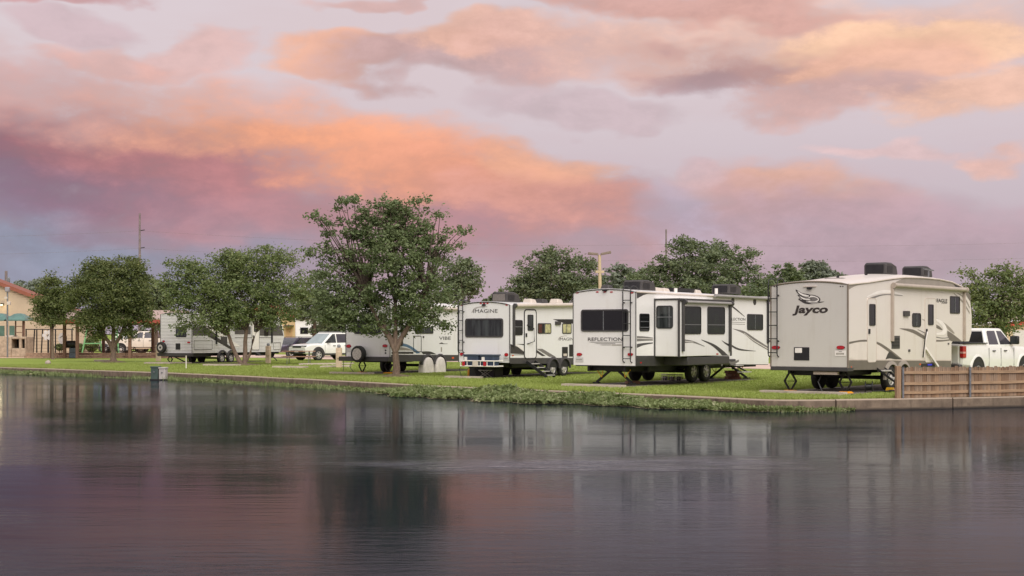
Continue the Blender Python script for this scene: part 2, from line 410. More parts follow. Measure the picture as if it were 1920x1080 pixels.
class Face:
    """a vertical face of a thing, addressed by (a, z, n): along it, up, out of it; px() finds where a photo pixel falls on it"""
    def __init__(self, root, kind, off=0.0): self.root, self.kind, self.off = root, kind, off
    def p(self, a, z, n=0.0):
        return (self.off + n, a, z) if self.kind == 'side' else (a, self.off - n, z)
    def px(self, x, y):
        M = self.root.matrix_basis.inverted()
        o = M @ Vector((0, 0, CAM_H)); d = (M.to_3x3() @ Vector(((x - MID) / FOC, 1, -(y - HOR) / FOC)))
        i = 0 if self.kind == 'side' else 1
        q = o + d * ((self.off - o[i]) / d[i])
        return (q.y, q.z) if self.kind == 'side' else (q.x, q.z)
    def rect(self, x0, y0, x1, y1):
        ym, xm = (y0 + y1) / 2, (x0 + x1) / 2
        return self.px(x0, ym)[0], self.px(xm, y1)[1], self.px(x1, ym)[0], self.px(xm, y0)[1]
    def prism(self, poly, n0, n1, mb=None):
        mb = mb or MB(); return mb.hexa([self.p(a, z, n0) for a, z in poly], [self.p(a, z, n1) for a, z in poly])
    def ring(self, out, inn, n0, n1, mb=None):
        mb = mb or MB(); k = len(out)
        vs = [self.p(a, z, n) for loop, n in ((out, n0), (out, n1), (inn, n1), (inn, n0)) for a, z in loop]
        fs = [(L * k + i, L * k + (i + 1) % k, ((L + 1) % 4) * k + (i + 1) % k, ((L + 1) % 4) * k + i) for L in range(4) for i in range(k)]
        return mb.add(vs, fs)
    def decal(self, name, pts, mt, n=0.004, smooth=6, raw=False):
        q = pts if raw else [self.px(*p) for p in pts]
        if smooth: q = spline(q, smooth, True)
        return MB().add([self.p(a, z, n) for a, z in q], [tuple(range(len(q)))]).build(name, mt, self.root, smooth=False)
    def strip(self, name, top, bot, mt, n=0.004, sm=6):
        """a swoosh: an upper and a lower edge in photo pixels, both left to right"""
        A = spline([self.px(*p) for p in top], sm); B = spline([self.px(*p) for p in bot], sm)
        k = 24
        def res(L): return [L[round(i * (len(L) - 1) / k)] for i in range(k + 1)]
        A, B = res(A), res(B)
        vs = [self.p(a, z, n) for a, z in A + B]
        return MB().add(vs, [(i, i + 1, k + 2 + i, k + 1 + i) for i in range(k)]).build(name, mt, self.root, smooth=False)
    def window(self, x0, y0, x1, y1, glass=None, vm=(), hm=(), r=0.07, fw=0.035, frame=None, parent=None, name='window'):
        a0, z0, a1, z1 = self.rect(x0, y0, x1, y1)
        out = rrect(a0, z0, a1, z1, r); inn = rrect(a0 + fw, z0 + fw, a1 - fw, z1 - fw, max(r - fw, 0.02))
        w = self.ring(out, inn, -0.01, 0.022).build(name, frame or BLACK, parent or self.root)
        self.prism(rrect(a0 + fw * .6, z0 + fw * .6, a1 - fw * .6, z1 - fw * .6, max(r - fw, 0.02)), 0.002, 0.010).build('pane', glass or GLASS, w)
        for t in vm:
            c = a0 + (a1 - a0) * t; self.prism([(c - .016, z0 + fw * .5), (c + .016, z0 + fw * .5), (c + .016, z1 - fw * .5), (c - .016, z1 - fw * .5)], 0.004, 0.020).build('mullion', STEEL, w)
        for t in hm:
            c = z1 + (z0 - z1) * t; self.prism([(a0 + fw * .5, c - .014), (a1 - fw * .5, c - .014), (a1 - fw * .5, c + .014), (a0 + fw * .5, c + .014)], 0.006, 0.021).build('mullion', STEEL, w)
        return w
    def plate(self, name, x0, y0, x1, y1, mt, n0=-0.005, n1=0.012, r=0.01, parent=None):
        return self.prism(rrect(*self.rect(x0, y0, x1, y1), r, 3), n0, n1).build(name, mt, parent or self.root)
    def outline(self, name, x0, y0, x1, y1, mt, w=0.03, r=0.08, n1=0.012):
        a0, z0, a1, z1 = self.rect(x0, y0, x1, y1)
        return self.ring(rrect(a0, z0, a1, z1, r), rrect(a0 + w, z0 + w, a1 - w, z1 - w, max(r - w, .01)), -0.005, n1).build(name, mt, self.root)
    def text(self, body, x0, y0, x1, y1, mt, bold=0.0, shear=0.0, n=0.006, name='lettering'):
        a0, z0, a1, z1 = self.rect(x0, y0, x1, y1)
        cu = bpy.data.curves.new('t', 'FONT'); cu.body = body; cu.offset = bold; cu.shear = shear; cu.resolution_u = 3
        ob = bpy.data.objects.new('t', cu); COL.objects.link(ob)
        bpy.context.view_layer.update()
        me = bpy.data.meshes.new_from_object(ob.evaluated_get(bpy.context.evaluated_depsgraph_get()))
        bpy.data.objects.remove(ob); bpy.data.curves.remove(cu)
        vs = np.array([v.co[:2] for v in me.vertices]); lo, hi = vs.min(0), vs.max(0)
        for v in me.vertices:
            s, t = (v.co.x - lo[0]) / (hi[0] - lo[0]), (v.co.y - lo[1]) / (hi[1] - lo[1])
            v.co = self.p(a0 + (a1 - a0) * s, z0 + (z1 - z0) * t, n)
        me.materials.clear(); me.materials.append(mt); me.name = name
        o = bpy.data.objects.new(name, me); COL.objects.link(o); o.parent = self.root; return o

# ------------------------------------------------------------------ the setting
WATER_Z = -0.28
BANK = [(-60, 109), (-34, 82), (-26.2, 73.8), (-14.9, 63), (-6.2, 52.5), (-2.3, 47.3), (1.9, 42.9), (4.3, 40.4), (6.3, 38.0), (7.0, 37.55),
        (8.0, 37.6), (10.4, 38.3), (14.2, 39.8), (20, 42.4), (34, 49.5), (60, 64)]
_b = spline(BANK, 16)
_seg = np.array(_b); _len = np.concatenate([[0], np.cumsum(np.hypot(*np.diff(_seg, axis=0).T))])
def bank(s):
    """point and inland normal at arc length s along the water's edge"""
    x = np.interp(s, _len, _seg[:, 0]); y = np.interp(s, _len, _seg[:, 1])
    e = 0.25
    tx = np.interp(s + e, _len, _seg[:, 0]) - np.interp(s - e, _len, _seg[:, 0]); ty = np.interp(s + e, _len, _seg[:, 1]) - np.interp(s - e, _len, _seg[:, 1])
    h = np.hypot(tx, ty); return x, y, -ty / h, tx / h
def bank_s(X):
    return np.interp(X, _seg[:, 0], _len)
TOT = _len[-1]

def ground_mat():
    m = bpy.data.materials.new('lawn_grass'); m.use_nodes = True; t = NT(m.node_tree); b = t.n['Principled BSDF']
    co = t.new('ShaderNodeTexCoord').outputs['Object']
    big = t.step(t.noise(co, 0.16, 5, 0.65), 0.38, 0.64); mid = t.step(t.noise(co, 1.3, 5, 0.65), 0.3, 0.7); fine = t.noise(co, 24, 3, 0.7)
    c = t.mix(big, (0.260, 0.335, 0.066, 1), (0.320, 0.375, 0.096, 1))
    c = t.mix(t.m('MULTIPLY', mid, 0.55), c, (0.215, 0.280, 0.052, 1))
    c = t.mix(t.m('MULTIPLY', t.step(t.noise(co, 0.45, 4, 0.7), 0.60, 0.75), 0.45), c, (0.25, 0.23, 0.10, 1))
    c = t.mix(t.m('MULTIPLY', t.step(fine, 0.42, 0.7), 0.5), c, (0.18, 0.245, 0.045, 1))
    t.put(b.inputs['Base Color'], c); b.inputs['Roughness'].default_value = 0.9; b.inputs['Specular IOR Level'].default_value = 0.1
    bn = t.new('ShaderNodeBump'); bn.inputs['Strength'].default_value = 0.7; bn.inputs['Distance'].default_value = 0.05
    t.put(bn.inputs['Height'], fine); t.l.new(bn.outputs[0], b.inputs['Normal'])
    return m
LAWN = ground_mat()
ss = np.linspace(0, TOT, 160)
bx, by, nx, ny = bank(ss)
edge = [(float(x + a * 0.27), float(y + c * 0.27), 0.0) for x, y, a, c in zip(bx, by, nx, ny)]
far = [(2500, 120, 0), (2500, 3000, 0), (-2500, 3000, 0), (-2500, 160, 0)]
o = MB().add(edge + far, [tuple(range(len(edge) + 4))]).build('lawn', LAWN, smooth=False)
tag(o, kind='structure')

def water_mat():
    m = bpy.data.materials.new('pond_water'); m.use_nodes = True; t = NT(m.node_tree); t.n.clear()
    co = t.new('ShaderNodeTexCoord').outputs['Object']
    long_ = t.noise(t.v('MULTIPLY', co, (0.35, 1.5, 1)), 1.0, 3, 0.55)
    rip = t.noise(t.v('MULTIPLY', co, (1.6, 6.0, 1)), 1.0, 4, 0.6, 0.6)
    fine = t.noise(t.v('MULTIPLY', co, (6, 15, 1)), 1.0, 2, 0.6)
    x, y, z = t.sep(co)
    # wind-ruffled lanes and the patch stirred up by the aerator
    def patch(cx, cy, rx, ry):
        u = t.m('MULTIPLY', t.m('SUBTRACT', x, cx), 1 / rx); v = t.m('MULTIPLY', t.m('SUBTRACT', y, cy), 1 / ry)
        return t.m('SUBTRACT', 1.0, t.m('ADD', t.m('MULTIPLY', u, u), t.m('MULTIPLY', v, v)))
    wob = t.m('MULTIPLY', t.m('SUBTRACT', t.noise(t.v('MULTIPLY', co, (0.5, 1.0, 1)), 1.0, 3, 0.6), 0.5), 3.0)
    boil = t.step(t.m('ADD', patch(1.2, 22.4, 4.6, 1.7), wob), 0.0, 1.6)
    lane = t.step(t.noise(t.v('MULTIPLY', co, (0.06, 0.16, 1)), 1.0, 3, 0.5), 0.40, 0.66)
    k = t.m('ADD', t.m('MULTIPLY_ADD', lane, 0.80, 0.12), t.m('MULTIPLY', boil, 3.0))
    h = t.m('ADD', t.m('MULTIPLY', long_, 0.32), t.m('ADD', t.m('MULTIPLY', t.m('MULTIPLY', rip, 0.80), k), t.m('MULTIPLY', t.m('MULTIPLY', fine, 0.09), k)))
    bn = t.new('ShaderNodeBump'); bn.inputs['Strength'].default_value = 1.0; bn.inputs['Distance'].default_value = 0.012
    t.put(bn.inputs['Height'], h)
    gl = t.new('ShaderNodeBsdfGlossy'); gl.inputs['Color'].default_value = (0.83, 0.85, 0.89, 1)
    t.put(gl.inputs['Roughness'], t.m('MULTIPLY_ADD', k, 0.06, 0.07)); t.l.new(bn.outputs[0], gl.inputs['Normal'])
    df = t.new('ShaderNodeBsdfDiffuse'); df.inputs['Color'].default_value = (0.008, 0.0125, 0.020, 1)      # water body, slate-blue reflection of a dull sky put into its colour
    fr = t.new('ShaderNodeFresnel'); fr.inputs['IOR'].default_value = 1.33; t.l.new(bn.outputs[0], fr.inputs['Normal'])
    mx = t.new('ShaderNodeMixShader'); t.put(mx.inputs[0], t.m('MULTIPLY', t.m('POWER', fr.outputs[0], 1.75), 0.98))           # mirror weakened by hand, most where seen steeply
    t.l.new(df.outputs[0], mx.inputs[1]); t.l.new(gl.outputs[0], mx.inputs[2])
    ou = t.new('ShaderNodeOutputMaterial'); t.l.new(mx.outputs[0], ou.inputs[0])
    return m
o = MB().add([(-2500, -400, WATER_Z), (2500, -400, WATER_Z), (2500, 900, WATER_Z), (-2500, 900, WATER_Z)], [(0, 1, 2, 3)]).build('pond_water', water_mat(), smooth=False)
tag(o, kind='structure')

# retaining wall: cast blocks with open joints
def wall_mat():
    m = bpy.data.materials.new('weathered_concrete'); m.use_nodes = True; t = NT(m.node_tree); b = t.n['Principled BSDF']
    co = t.new('ShaderNodeTexCoord').outputs['Object']; z = t.sep(co)[2]
    n = t.noise(co, 3.0, 6, 0.65); st = t.noise(t.v('MULTIPLY', co, (5, 5, 0.8)), 1.0, 5, 0.65)
    c = t.mix(t.step(n, 0.3, 0.7), lin(132, 116, 98), lin(104, 90, 76))
    c = t.mix(t.m('MULTIPLY', t.step(st, 0.48, 0.68), 0.7), c, lin(84, 72, 60))
    wet = t.step(t.m('ADD', z, t.m('MULTIPLY', n, 0.07)), -0.235, -0.165)
    c = t.mix(wet, lin(58, 50, 42), c)                                # algae line left by the water level
    c = t.mix(t.step(t.m('ADD', z, t.m('MULTIPLY', n, 0.02)), -0.012, 0.02), c, lin(168, 152, 134))   # paler towards the top
    t.put(b.inputs['Base Color'], c); b.inputs['Roughness'].default_value = 0.85
    bn = t.new('ShaderNodeBump'); bn.inputs['Strength'].default_value = 0.6; bn.inputs['Distance'].default_value = 0.02
    t.put(bn.inputs['Height'], t.noise(co, 22, 5, 0.65)); t.l.new(bn.outputs[0], b.inputs['Normal'])
    return m
WALLM = wall_mat()
wall = empty('retaining_wall', (0, 0, 0), 0, 'low weathered concrete retaining wall along the pond edge', 'wall')
s = float(bank_s(-45)); s_end = float(bank_s(44)); k = 0
while s < s_end:
    L = 2.4 if s < bank_s(5.5) else 3.6
    m4 = 5; A = []; B = []; lift = random.uniform(-0.006, 0.008)
    for i in range(m4 + 1):
        x, y, a, c = bank(s + 0.02 + (L - 0.04) * i / m4)
        A.append((x, y, a, c))
    mb = MB(); vs = []
    for x, y, a, c in A:
        for d, z in ((0.0, -0.8), (-0.004, -0.02 + lift), (0.02, 0.012 + lift), (0.26, 0.014 + lift), (0.28, -0.02), (0.28, -0.8)):
            vs.append((x + a * d, y + c * d, z))
    fs = [tuple(range(6)), tuple(m4 * 6 + j for j in range(6))[::-1]] + [(i * 6 + j, i * 6 + (j + 1) % 6, (i + 1) * 6 + (j + 1) % 6, (i + 1) * 6 + j) for i in range(m4) for j in range(6)]
    mb.add(vs, fs).build('concrete_block', WALLM, wall, ang=30)
    s += L; k += 1

# campground lane behind the trailers, and the pad under each one
def offset_strip(X0, X1, d0, d1, z, name, mt, n=60):
    S = np.linspace(bank_s(X0), bank_s(X1), n); x, y, a, c = bank(S)
    # far inland a straight offset along one direction keeps the strip tidy
    h = (0.70, 0.714)
    vs = [(float(X + h[0] * d0), float(Y + h[1] * d0), z) for X, Y in zip(x, y)] + [(float(X + h[0] * d1), float(Y + h[1] * d1), z) for X, Y in zip(x, y)]
    o = MB().add(vs, [(i, i + 1, n + i + 1, n + i) for i in range(n - 1)]).build(name, mt, smooth=False)
    return tag(o, kind='structure')
LANE = mat('pinkish_concrete_lane', lin(205, 180, 164), 0.9, 0, 0.12, 0.8, 0.2, 20)
offset_strip(-58, 40, 26, 36, 0.008, 'lane', LANE)
PADS = []
PADM = mat('shade_dark_pad', lin(128, 120, 108), .9, 0, .25, 1.2, .3, 20)  # concrete darkened to stand in for shade under the trailers
def pad(root, u0, u1, x0, x1, z=0.006):
    """concrete pad laid out in a trailer's own frame"""
    M = root.matrix_basis.copy()
    q = [M @ Vector(p) for p in ((x0, u0, 0), (x1, u0, 0), (x1, u1, 0), (x0, u1, 0))]
    o = MB().hexa([(p.x, p.y, -0.05) for p in q], [(p.x, p.y, z + 0.02) for p in q]).build('concrete_pad', PADM)
    tag(o, kind='structure'); PADS.append((M.inverted(), u0, u1, x0, x1))
    w = [M @ Vector(p) for p in ((x0, u0 - .32, 0), (x1, u0 - .32, 0), (x1, u0 - .02, 0), (x0, u0 - .02, 0))]
    tag(MB().hexa([(p.x, p.y, -0.05) for p in w], [(p.x, p.y, z + 0.08) for p in w]).build('pad_edge', CONC), kind='structure'); return o

# ------------------------------------------------------------------ leaf-like scatter
def quads(name, C, A, B, mt, parent=None, three=False):
    """one mesh of many small faces: centre C, half axes A and B (arrays n x 3)"""
    n = len(C); k = 3 if three else 4
    V = np.empty((n, k, 3), np.float32)
    if three: V[:, 0] = C - B; V[:, 1] = C + B; V[:, 2] = C + A
    else: V[:, 0] = C - A; V[:, 1] = C + B; V[:, 2] = C + A; V[:, 3] = C - B
    me = bpy.data.meshes.new(name); me.vertices.add(n * k); me.vertices.foreach_set('co', V.reshape(-1))
    me.loops.add(n * k); me.loops.foreach_set('vertex_index', np.arange(n * k, dtype=np.int32))
    me.polygons.add(n); me.polygons.foreach_set('loop_start', np.arange(0, n * k, k, dtype=np.int32))
    me.update(); me.validate(); me.materials.append(mt)
    o = bpy.data.objects.new(name, me); COL.objects.link(o)
    if parent: o.parent = parent
    return o
def unit(n):
    v = rng.normal(size=(n, 3)); return v / np.linalg.norm(v, axis=1)[:, None]

# ------------------------------------------------------------------ trailer kit
def wheel_meshes(r, w, rim_r):
    t = MB().lathe_x([(-w / 2, rim_r), (-w / 2 - .004, r * .80), (-w / 2 + .03, r * .97), (-w * .2, r), (w * .2, r), (w / 2 - .03, r * .97), (w / 2 + .004, r * .80), (w / 2 - .012, rim_r), (w / 2 - .05, rim_r * .96)], 32).mesh('tyre', RUBBER, ang=50)
    rm = MB(); x = w / 2 - .03; n = 32
    vs = [(xx, rr * math.cos(a), rr * math.sin(a)) for xx, rr in ((x + .014, rim_r * 1.0), (x + .02, rim_r * .93), (x - .02, rim_r * .86)) for a in (2 * math.pi * j / n for j in range(n))]
    rm.add(vs, [(i * n + j, i * n + (j + 1) % n, (i + 1) * n + (j + 1) % n, (i + 1) * n + j) for i in range(2) for j in range(n)])
    for q in range(6):
        a = 2 * math.pi * q / 6 + .2; c, s = math.cos(a), math.sin(a)
        def P(rad, tw, xx): return (xx, rad * c - tw * s, rad * s + tw * c)
        rm.hexa([P(.05, -.045, x + .012), P(.05, .045, x + .012), P(rim_r * .9, .028, x), P(rim_r * .9, -.028, x)],
                [P(.05, -.045, x - .03), P(.05, .045, x - .03), P(rim_r * .9, .028, x - .04), P(rim_r * .9, -.028, x - .04)])
    rm.lathe_x([(x - .03, .075), (x + .02, .07), (x + .03, .05), (x + .032, .01)], 14)
    return t, rm.mesh('rim', ALU), MB().lathe_x([(x - .06, rim_r * .95), (x - .055, rim_r * .95)], 24).mesh('brake_drum', FRAME)
WM = wheel_meshes(0.355, 0.22, 0.205)
WM_BIG = wheel_meshes(0.40, 0.27, 0.245)
def wheel(root, x, y, r=0.355, out=1, wm=WM, name='wheel', k=1.0):
    o = place(wm[0], name, root, (x, y, r), (0, 0, 0 if out > 0 else math.pi)); o.scale = (k, k, k)
    place(wm[1], 'rim', o); place(wm[2], 'brake_drum', o); return o

def profile_body(root, prof, W, mt, name='body', arch=0.10, nose=()):
    """closed side outline [(u, z, roof weight)] swept across the width; roof points arch over, nose points bulge forward"""
    k = len(prof); S = 12; mb = MB(); vs = []
    for j in range(S + 1):
        t = j / S; ar = 4 * t * (1 - t)
        e = 0.035 if j in (0, S) else 0.0
        for i, (u, z, w) in enumerate(prof):
            vs.append((-W * t, u + (0.16 * ar if i in nose else 0.0), z + w * (arch * ar - e)))
    fs = [tuple(range(k)), tuple(S * k + i for i in range(k))[::-1]] + [(j * k + i, j * k + (i + 1) % k, (j + 1) * k + (i + 1) % k, (j + 1) * k + i) for j in range(S) for i in range(k)]
    return mb.add(vs, fs).build(name, mt, root, ang=28)

def rear_trim(root, W, z0, z1, mt, arch=0.10, w=0.035, name='corner_trim', left=True):
    """moulding that follows the rear outline: up one corner, over the arch, down the other"""
    pts = [(0.004, -0.012, z0)] + [(-W * t + (0.004 if t == 0 else -0.004 if t == 1 else 0), -0.012, z1 - 0.03 + arch * 4 * t * (1 - t)) for t in (i / 14 for i in range(15))]
    if left: pts += [(-W - 0.004, -0.012, z0)]
    return MB().tube(pts, w / 2, 6).build(name, mt, root)

def aircon(face, x, y, L=0.95, Wd=0.70, h=0.32, grille=False, mt=None):
    """roof unit; (x, y) is the photo pixel of its rear right lower corner on the plane face"""
    u, z = face.px(x, y); X = face.off
    prof = [(0.0, 0.02), (0.02, h * .86), (0.10, h), (L * .55, h), (L * .86, h * .8), (L, h * .25), (L, 0.0), (0.0, 0.0)]
    def loop(x, ins, top): return [(x, u + min(max(a, ins * .8), L - ins), z - .03 + b * top) for a, b in prof]
    mb = MB(); loops = [loop(X, .05, .90), loop(X - .05, 0, 1.0), loop(X - Wd + .05, 0, 1.0), loop(X - Wd, .05, .90)]
    n = len(prof); vs = [p for l in loops for p in l]
    fs = [tuple(range(n)), tuple(3 * n + i for i in range(n))[::-1]] + [(j * n + i, j * n + (i + 1) % n, (j + 1) * n + (i + 1) % n, (j + 1) * n + i) for j in range(3) for i in range(n)]
    o = mb.add(vs, fs).build('air_conditioner', mt or SHROUD, face.root, ang=40)
    f = Face(face.root, 'rear', u)
    zt = z - .03
    f.prism(rrect(X - Wd + .08, zt + h * .15, X - .08, zt + h * .80, .02), -0.005, 0.012).build('grille', SHROUD_G if grille else BLACK, o)
    g = Face(face.root, 'side', X)
    g.prism(rrect(u + L * .12, zt + h * .18, u + L * .55, zt + h * .72, .03), -0.03, 0.006).build('side_louvre', BLACK, o)
    return o
def roof_vent(face, x, y, w=0.42, h=0.11, mt=None, name='roof_vent'):
    u, z = face.px(x, y); X = face.off
    a = [(X, u, z - .05), (X - w, u, z - .05), (X - w, u + w, z - .05), (X, u + w, z - .05)]
    b = [(X - .05, u + .06, z + h), (X - w + .05, u + .06, z + h), (X - w + .05, u + w - .05, z + h * .8), (X - .05, u + w - .05, z + h * .8)]
    return MB().hexa(a, b).build(name, mt or TRIM, face.root, bevel=.02)
def ladder(face, xl, xr, ytop, ybot, rungs, hook=0.14, mt=None):
    """ladder on a rear face, photo pixels"""
    mt = mt or BLACK
    al, zt = face.px(xl, ytop); ar, zb = face.px(xr, ybot); zb2 = face.px(xl, ybot)[1]
    rails = []
    for a in (al, ar):
        P = face.p
        o = MB().tube([P(a, zt - .12, -.30 - hook), P(a, zt - .02, -.26), P(a, zt, -.12), P(a, zt - .05, .06), P(a, zt - .2, .10), P(a, zb + .10, .10), P(a, zb + .03, .08), P(a, zb, .0)], .019, 7).build('ladder_rail', mt, face.root)
        for q in (0.22, 0.80):
            zz = zt + (zb - zt) * q
            MB().tube([P(a, zz, 0), P(a, zz, .10)], .022, 8).build('bracket', mt, o)
        rails.append(o)
    for y in rungs:
        z = face.px((xl + xr) / 2, y)[1]
        MB().tube([face.p(al, z, .10), face.p(ar, z, .10)], .015, 6).build('ladder_rung', mt, face.root)
def lamp(face, x, y, wpx, hpx, mt=RED, name='tail_light', n=0.03):
    a, z = face.px(x, y); a1 = face.px(x + wpx, y)[0]; z1 = face.px(x, y - hpx)[1]
    w, h = abs(a1 - a) / 2, abs(z1 - z) / 2
    o = face.prism([(a + w * 1.15 * math.cos(t), z + h * 1.2 * math.sin(t)) for t in (2 * math.pi * i / 16 for i in range(16))], -.004, .008).build(name, BLACK if name == 'tail_light' else mt, face.root)
    if name == 'tail_light': face.prism(rrect(a - w, z - h, a + w, z + h, h), .008, n).build('lens', mt, o)
    return o
def scissor_jack(root, x, y, ztop, padm=None):
    zb = 0.03; m = (ztop + zb) / 2; w = 0.19
    mb = MB()
    for s in (-1, 1):
        mb.bar((x, y, ztop), (x + s * w, y, m), .035, .05); mb.bar((x + s * w, y, m), (x, y, zb), .035, .05)
    mb.box(x - .08, x + .08, y - .06, y + .06, zb - .01, zb + .02)
    mb.tube([(x - w - .03, y, m), (x + w + .03, y, m)], .012, 6)
    o = mb.build('stabilizer_jack', FRAME, root)
    if padm: MB().hexa([(x - .20, y - .17, 0.02), (x + .20, y - .17, 0.02), (x + .20, y + .17, 0.02), (x - .20, y + .17, 0.02)], [(x - .13, y - .12, .075), (x + .13, y - .12, .075), (x + .13, y + .12, .075), (x - .13, y + .12, .075)]).build('jack_pad', padm, o)
    return o
def leg_jack(root, x, y, dx, ztop, foot=True, strut=YELLOW):
    """swing-down leg with a yellow strut"""
    o = MB().bar((x, y, ztop), (x + dx, y, .07), .06, .07).box(x + dx - .10, x + dx + .10, y - .09, y + .09, .03, .07).build('stabilizer_leg', FRAME, root)
    for e in (.16, -.10):
        MB().bar((x + dx * .05 - math.copysign(.40 + e, -dx), y - .05, ztop - .02), (x + dx * .62, y - .05, ztop + (.07 - ztop) * .62), .022).build('strut', strut or FRAME, o)
    return o
def chassis(root, W, L, z, u_ax, r=.355, tank=True, wm=WM, gap=.86, k=1.0, covers=False, tongue=0):
    for x in (-.52, -W + .52):
        MB().box(x - .04, x + .04, .12, L - .1, z - .22, z).build('frame_rail', FRAME, root)
    for u in (.35, L * .3, L * .62, L - .5):
        MB().box(-W + .52, -.52, u - .04, u + .04, z - .20, z - .05).build('crossmember', FRAME, root)
    rr = r * k
    for u in (u_ax, u_ax + gap):
        MB().tube([(-W + .2, u, rr), (-.2, u, rr)], .045, 8).build('axle', FRAME, root)
        wheel(root, -.085, u, rr, 1, wm, k=k); wheel(root, -W + .085, u, rr, -1, wm, k=k)
    if tank:
        MB().box(-W + .35, -.35, u_ax - 2.4, u_ax - .55, z - .27, z - .02).build('holding_tank', BLACK, root, bevel=.04); MB().box(-W + .5, -.5, u_ax + gap + .5, u_ax + gap + 2.0, z - .22, z - .02).build('holding_tank', BLACK, root, bevel=.04)  # tanks enlarged to darken the space under the floor
    MB().box(-W + .06, -.06, .05, L - .05, z - .055, z + .02).build('underbelly', BLACK, root)
def fender(face, u, r, z_top, w=.07, mt=None, n=.03):
    """arched moulding round a wheel opening"""
    ang = [math.radians(a) for a in range(0, 181, 12)]
    out = [(u + (r + w) * math.cos(t), z_top - r - w + (r + w) * math.sin(t)) for t in ang]; inn = [(u + r * math.cos(t), z_top - r - w + r * math.sin(t)) for t in ang]
    k = len(ang); vs = [face.p(a, z, nn) for L, nn in ((out, 0), (out, n), (inn, n + .02), (inn, 0)) for a, z in L]
    fs = [(L * k + i, L * k + i + 1, ((L + 1) % 4) * k + i + 1, ((L + 1) % 4) * k + i) for L in range(4) for i in range(k - 1)] + [(0, k, 2 * k, 3 * k), (k - 1, 2 * k - 1, 3 * k - 1, 4 * k - 1)]
    return MB().add(vs, fs).build('fender', mt or CHAR, face.root, ang=40)
def awning(face, x0, y0, x1, y1, ya0, ya1, mt, arm_mt, r=.055, arms=(True, True)):
    """rolled awning: tube between two photo points, arms hanging from its ends"""
    a0, z0 = face.px(x0, y0); a1, z1 = face.px(x1, y1)
    o = MB().tube([face.p(a0, z0, .10), face.p(a1, z1, .10)], r, 12).build('awning_roll', mt, face.root)
    for a, z, xx, ya, on in ((a0, z0, x0, ya0, arms[0]), (a1, z1, x1, ya1, arms[1])):
        if not on: continue
        zb = face.px(xx, ya)[1]
        s = MB().add([], []); s = face.prism([(a - .045, zb), (a + .045, zb), (a + .045, z), (a - .045, z)], .0, .085); s.build('awning_arm', arm_mt, face.root, bevel=.01)
        MB().lathe_x([(-.05, .085), (.05, .085), (.055, .05)], 14).v
        c = face.p(a, z, .10); MB().add(*_disc_y(c, .085, .05)).build('end_cap', arm_mt, o)
    return o
def _disc_y(c, r, h, n=16):
    vs = [(c[0] + r * math.cos(t), c[1] + s * h, c[2] + r * math.sin(t)) for s in (-1, 1) for t in (2 * math.pi * i / n for i in range(n))]
    return vs, [tuple(range(n))[::-1], tuple(range(n, 2 * n))] + [(i, (i + 1) % n, n + (i + 1) % n, n + i) for i in range(n)]
def door(face, x0, y0, x1, y1, win, glass, line, body=None, r=.09, lw=.022, handle=True):
    a0, z0, a1, z1 = face.rect(x0, y0, x1, y1)
    d = face.prism(rrect(a0, z0, a1, z1, r), -.004, .012).build('door', body or WHITE, face.root)
    face.ring(rrect(a0 - lw, z0 - lw, a1 + lw, z1 + lw, r + lw), rrect(a0, z0, a1, z1, r), -.004, .018).build('door_frame', line, d)
    g = Face(face.root, face.kind, face.off + .012)
    if win: g.window(*win, glass=glass, r=.05, fw=.028, parent=d, name='door_window')
    if handle:
        face.prism(rrect(a0 + .05, z0 + (z1 - z0) * .44, a0 + .13, z0 + (z1 - z0) * .52, .02), .01, .045).build('handle', BLACK, d)
    return d
def print_marks(face, x0, y0, x1, y1, mt, n=.006, k=5):
    """small print too fine to read: a row of worn marks"""
    a0, z0, a1, z1 = face.rect(x0, y0, x1, y1); w = (a1 - a0) / k; mb = MB()
    for i in range(k):
        q = [(a0 + w * i + w * .08, z0), (a0 + w * (i + .80), z0 + (z1 - z0) * .1), (a0 + w * (i + .75), z1), (a0 + w * i, z1 - (z1 - z0) * .15)]
        mb.add([face.p(a, z, n) for a, z in q], [(0, 1, 2, 3)])
    o = mb.build('small_print', mt, face.root, smooth=False); o['kind'] = 'stuff'; return o
def rig(name, label, xc, s, phi, cat='camper trailer', z=0.0):
    o = empty(name, ((xc - MID) / s, FOC / s, z), -math.radians(phi), label, cat)
    bpy.context.view_layer.update(); return o, Face(o, 'rear'), Face(o, 'side')

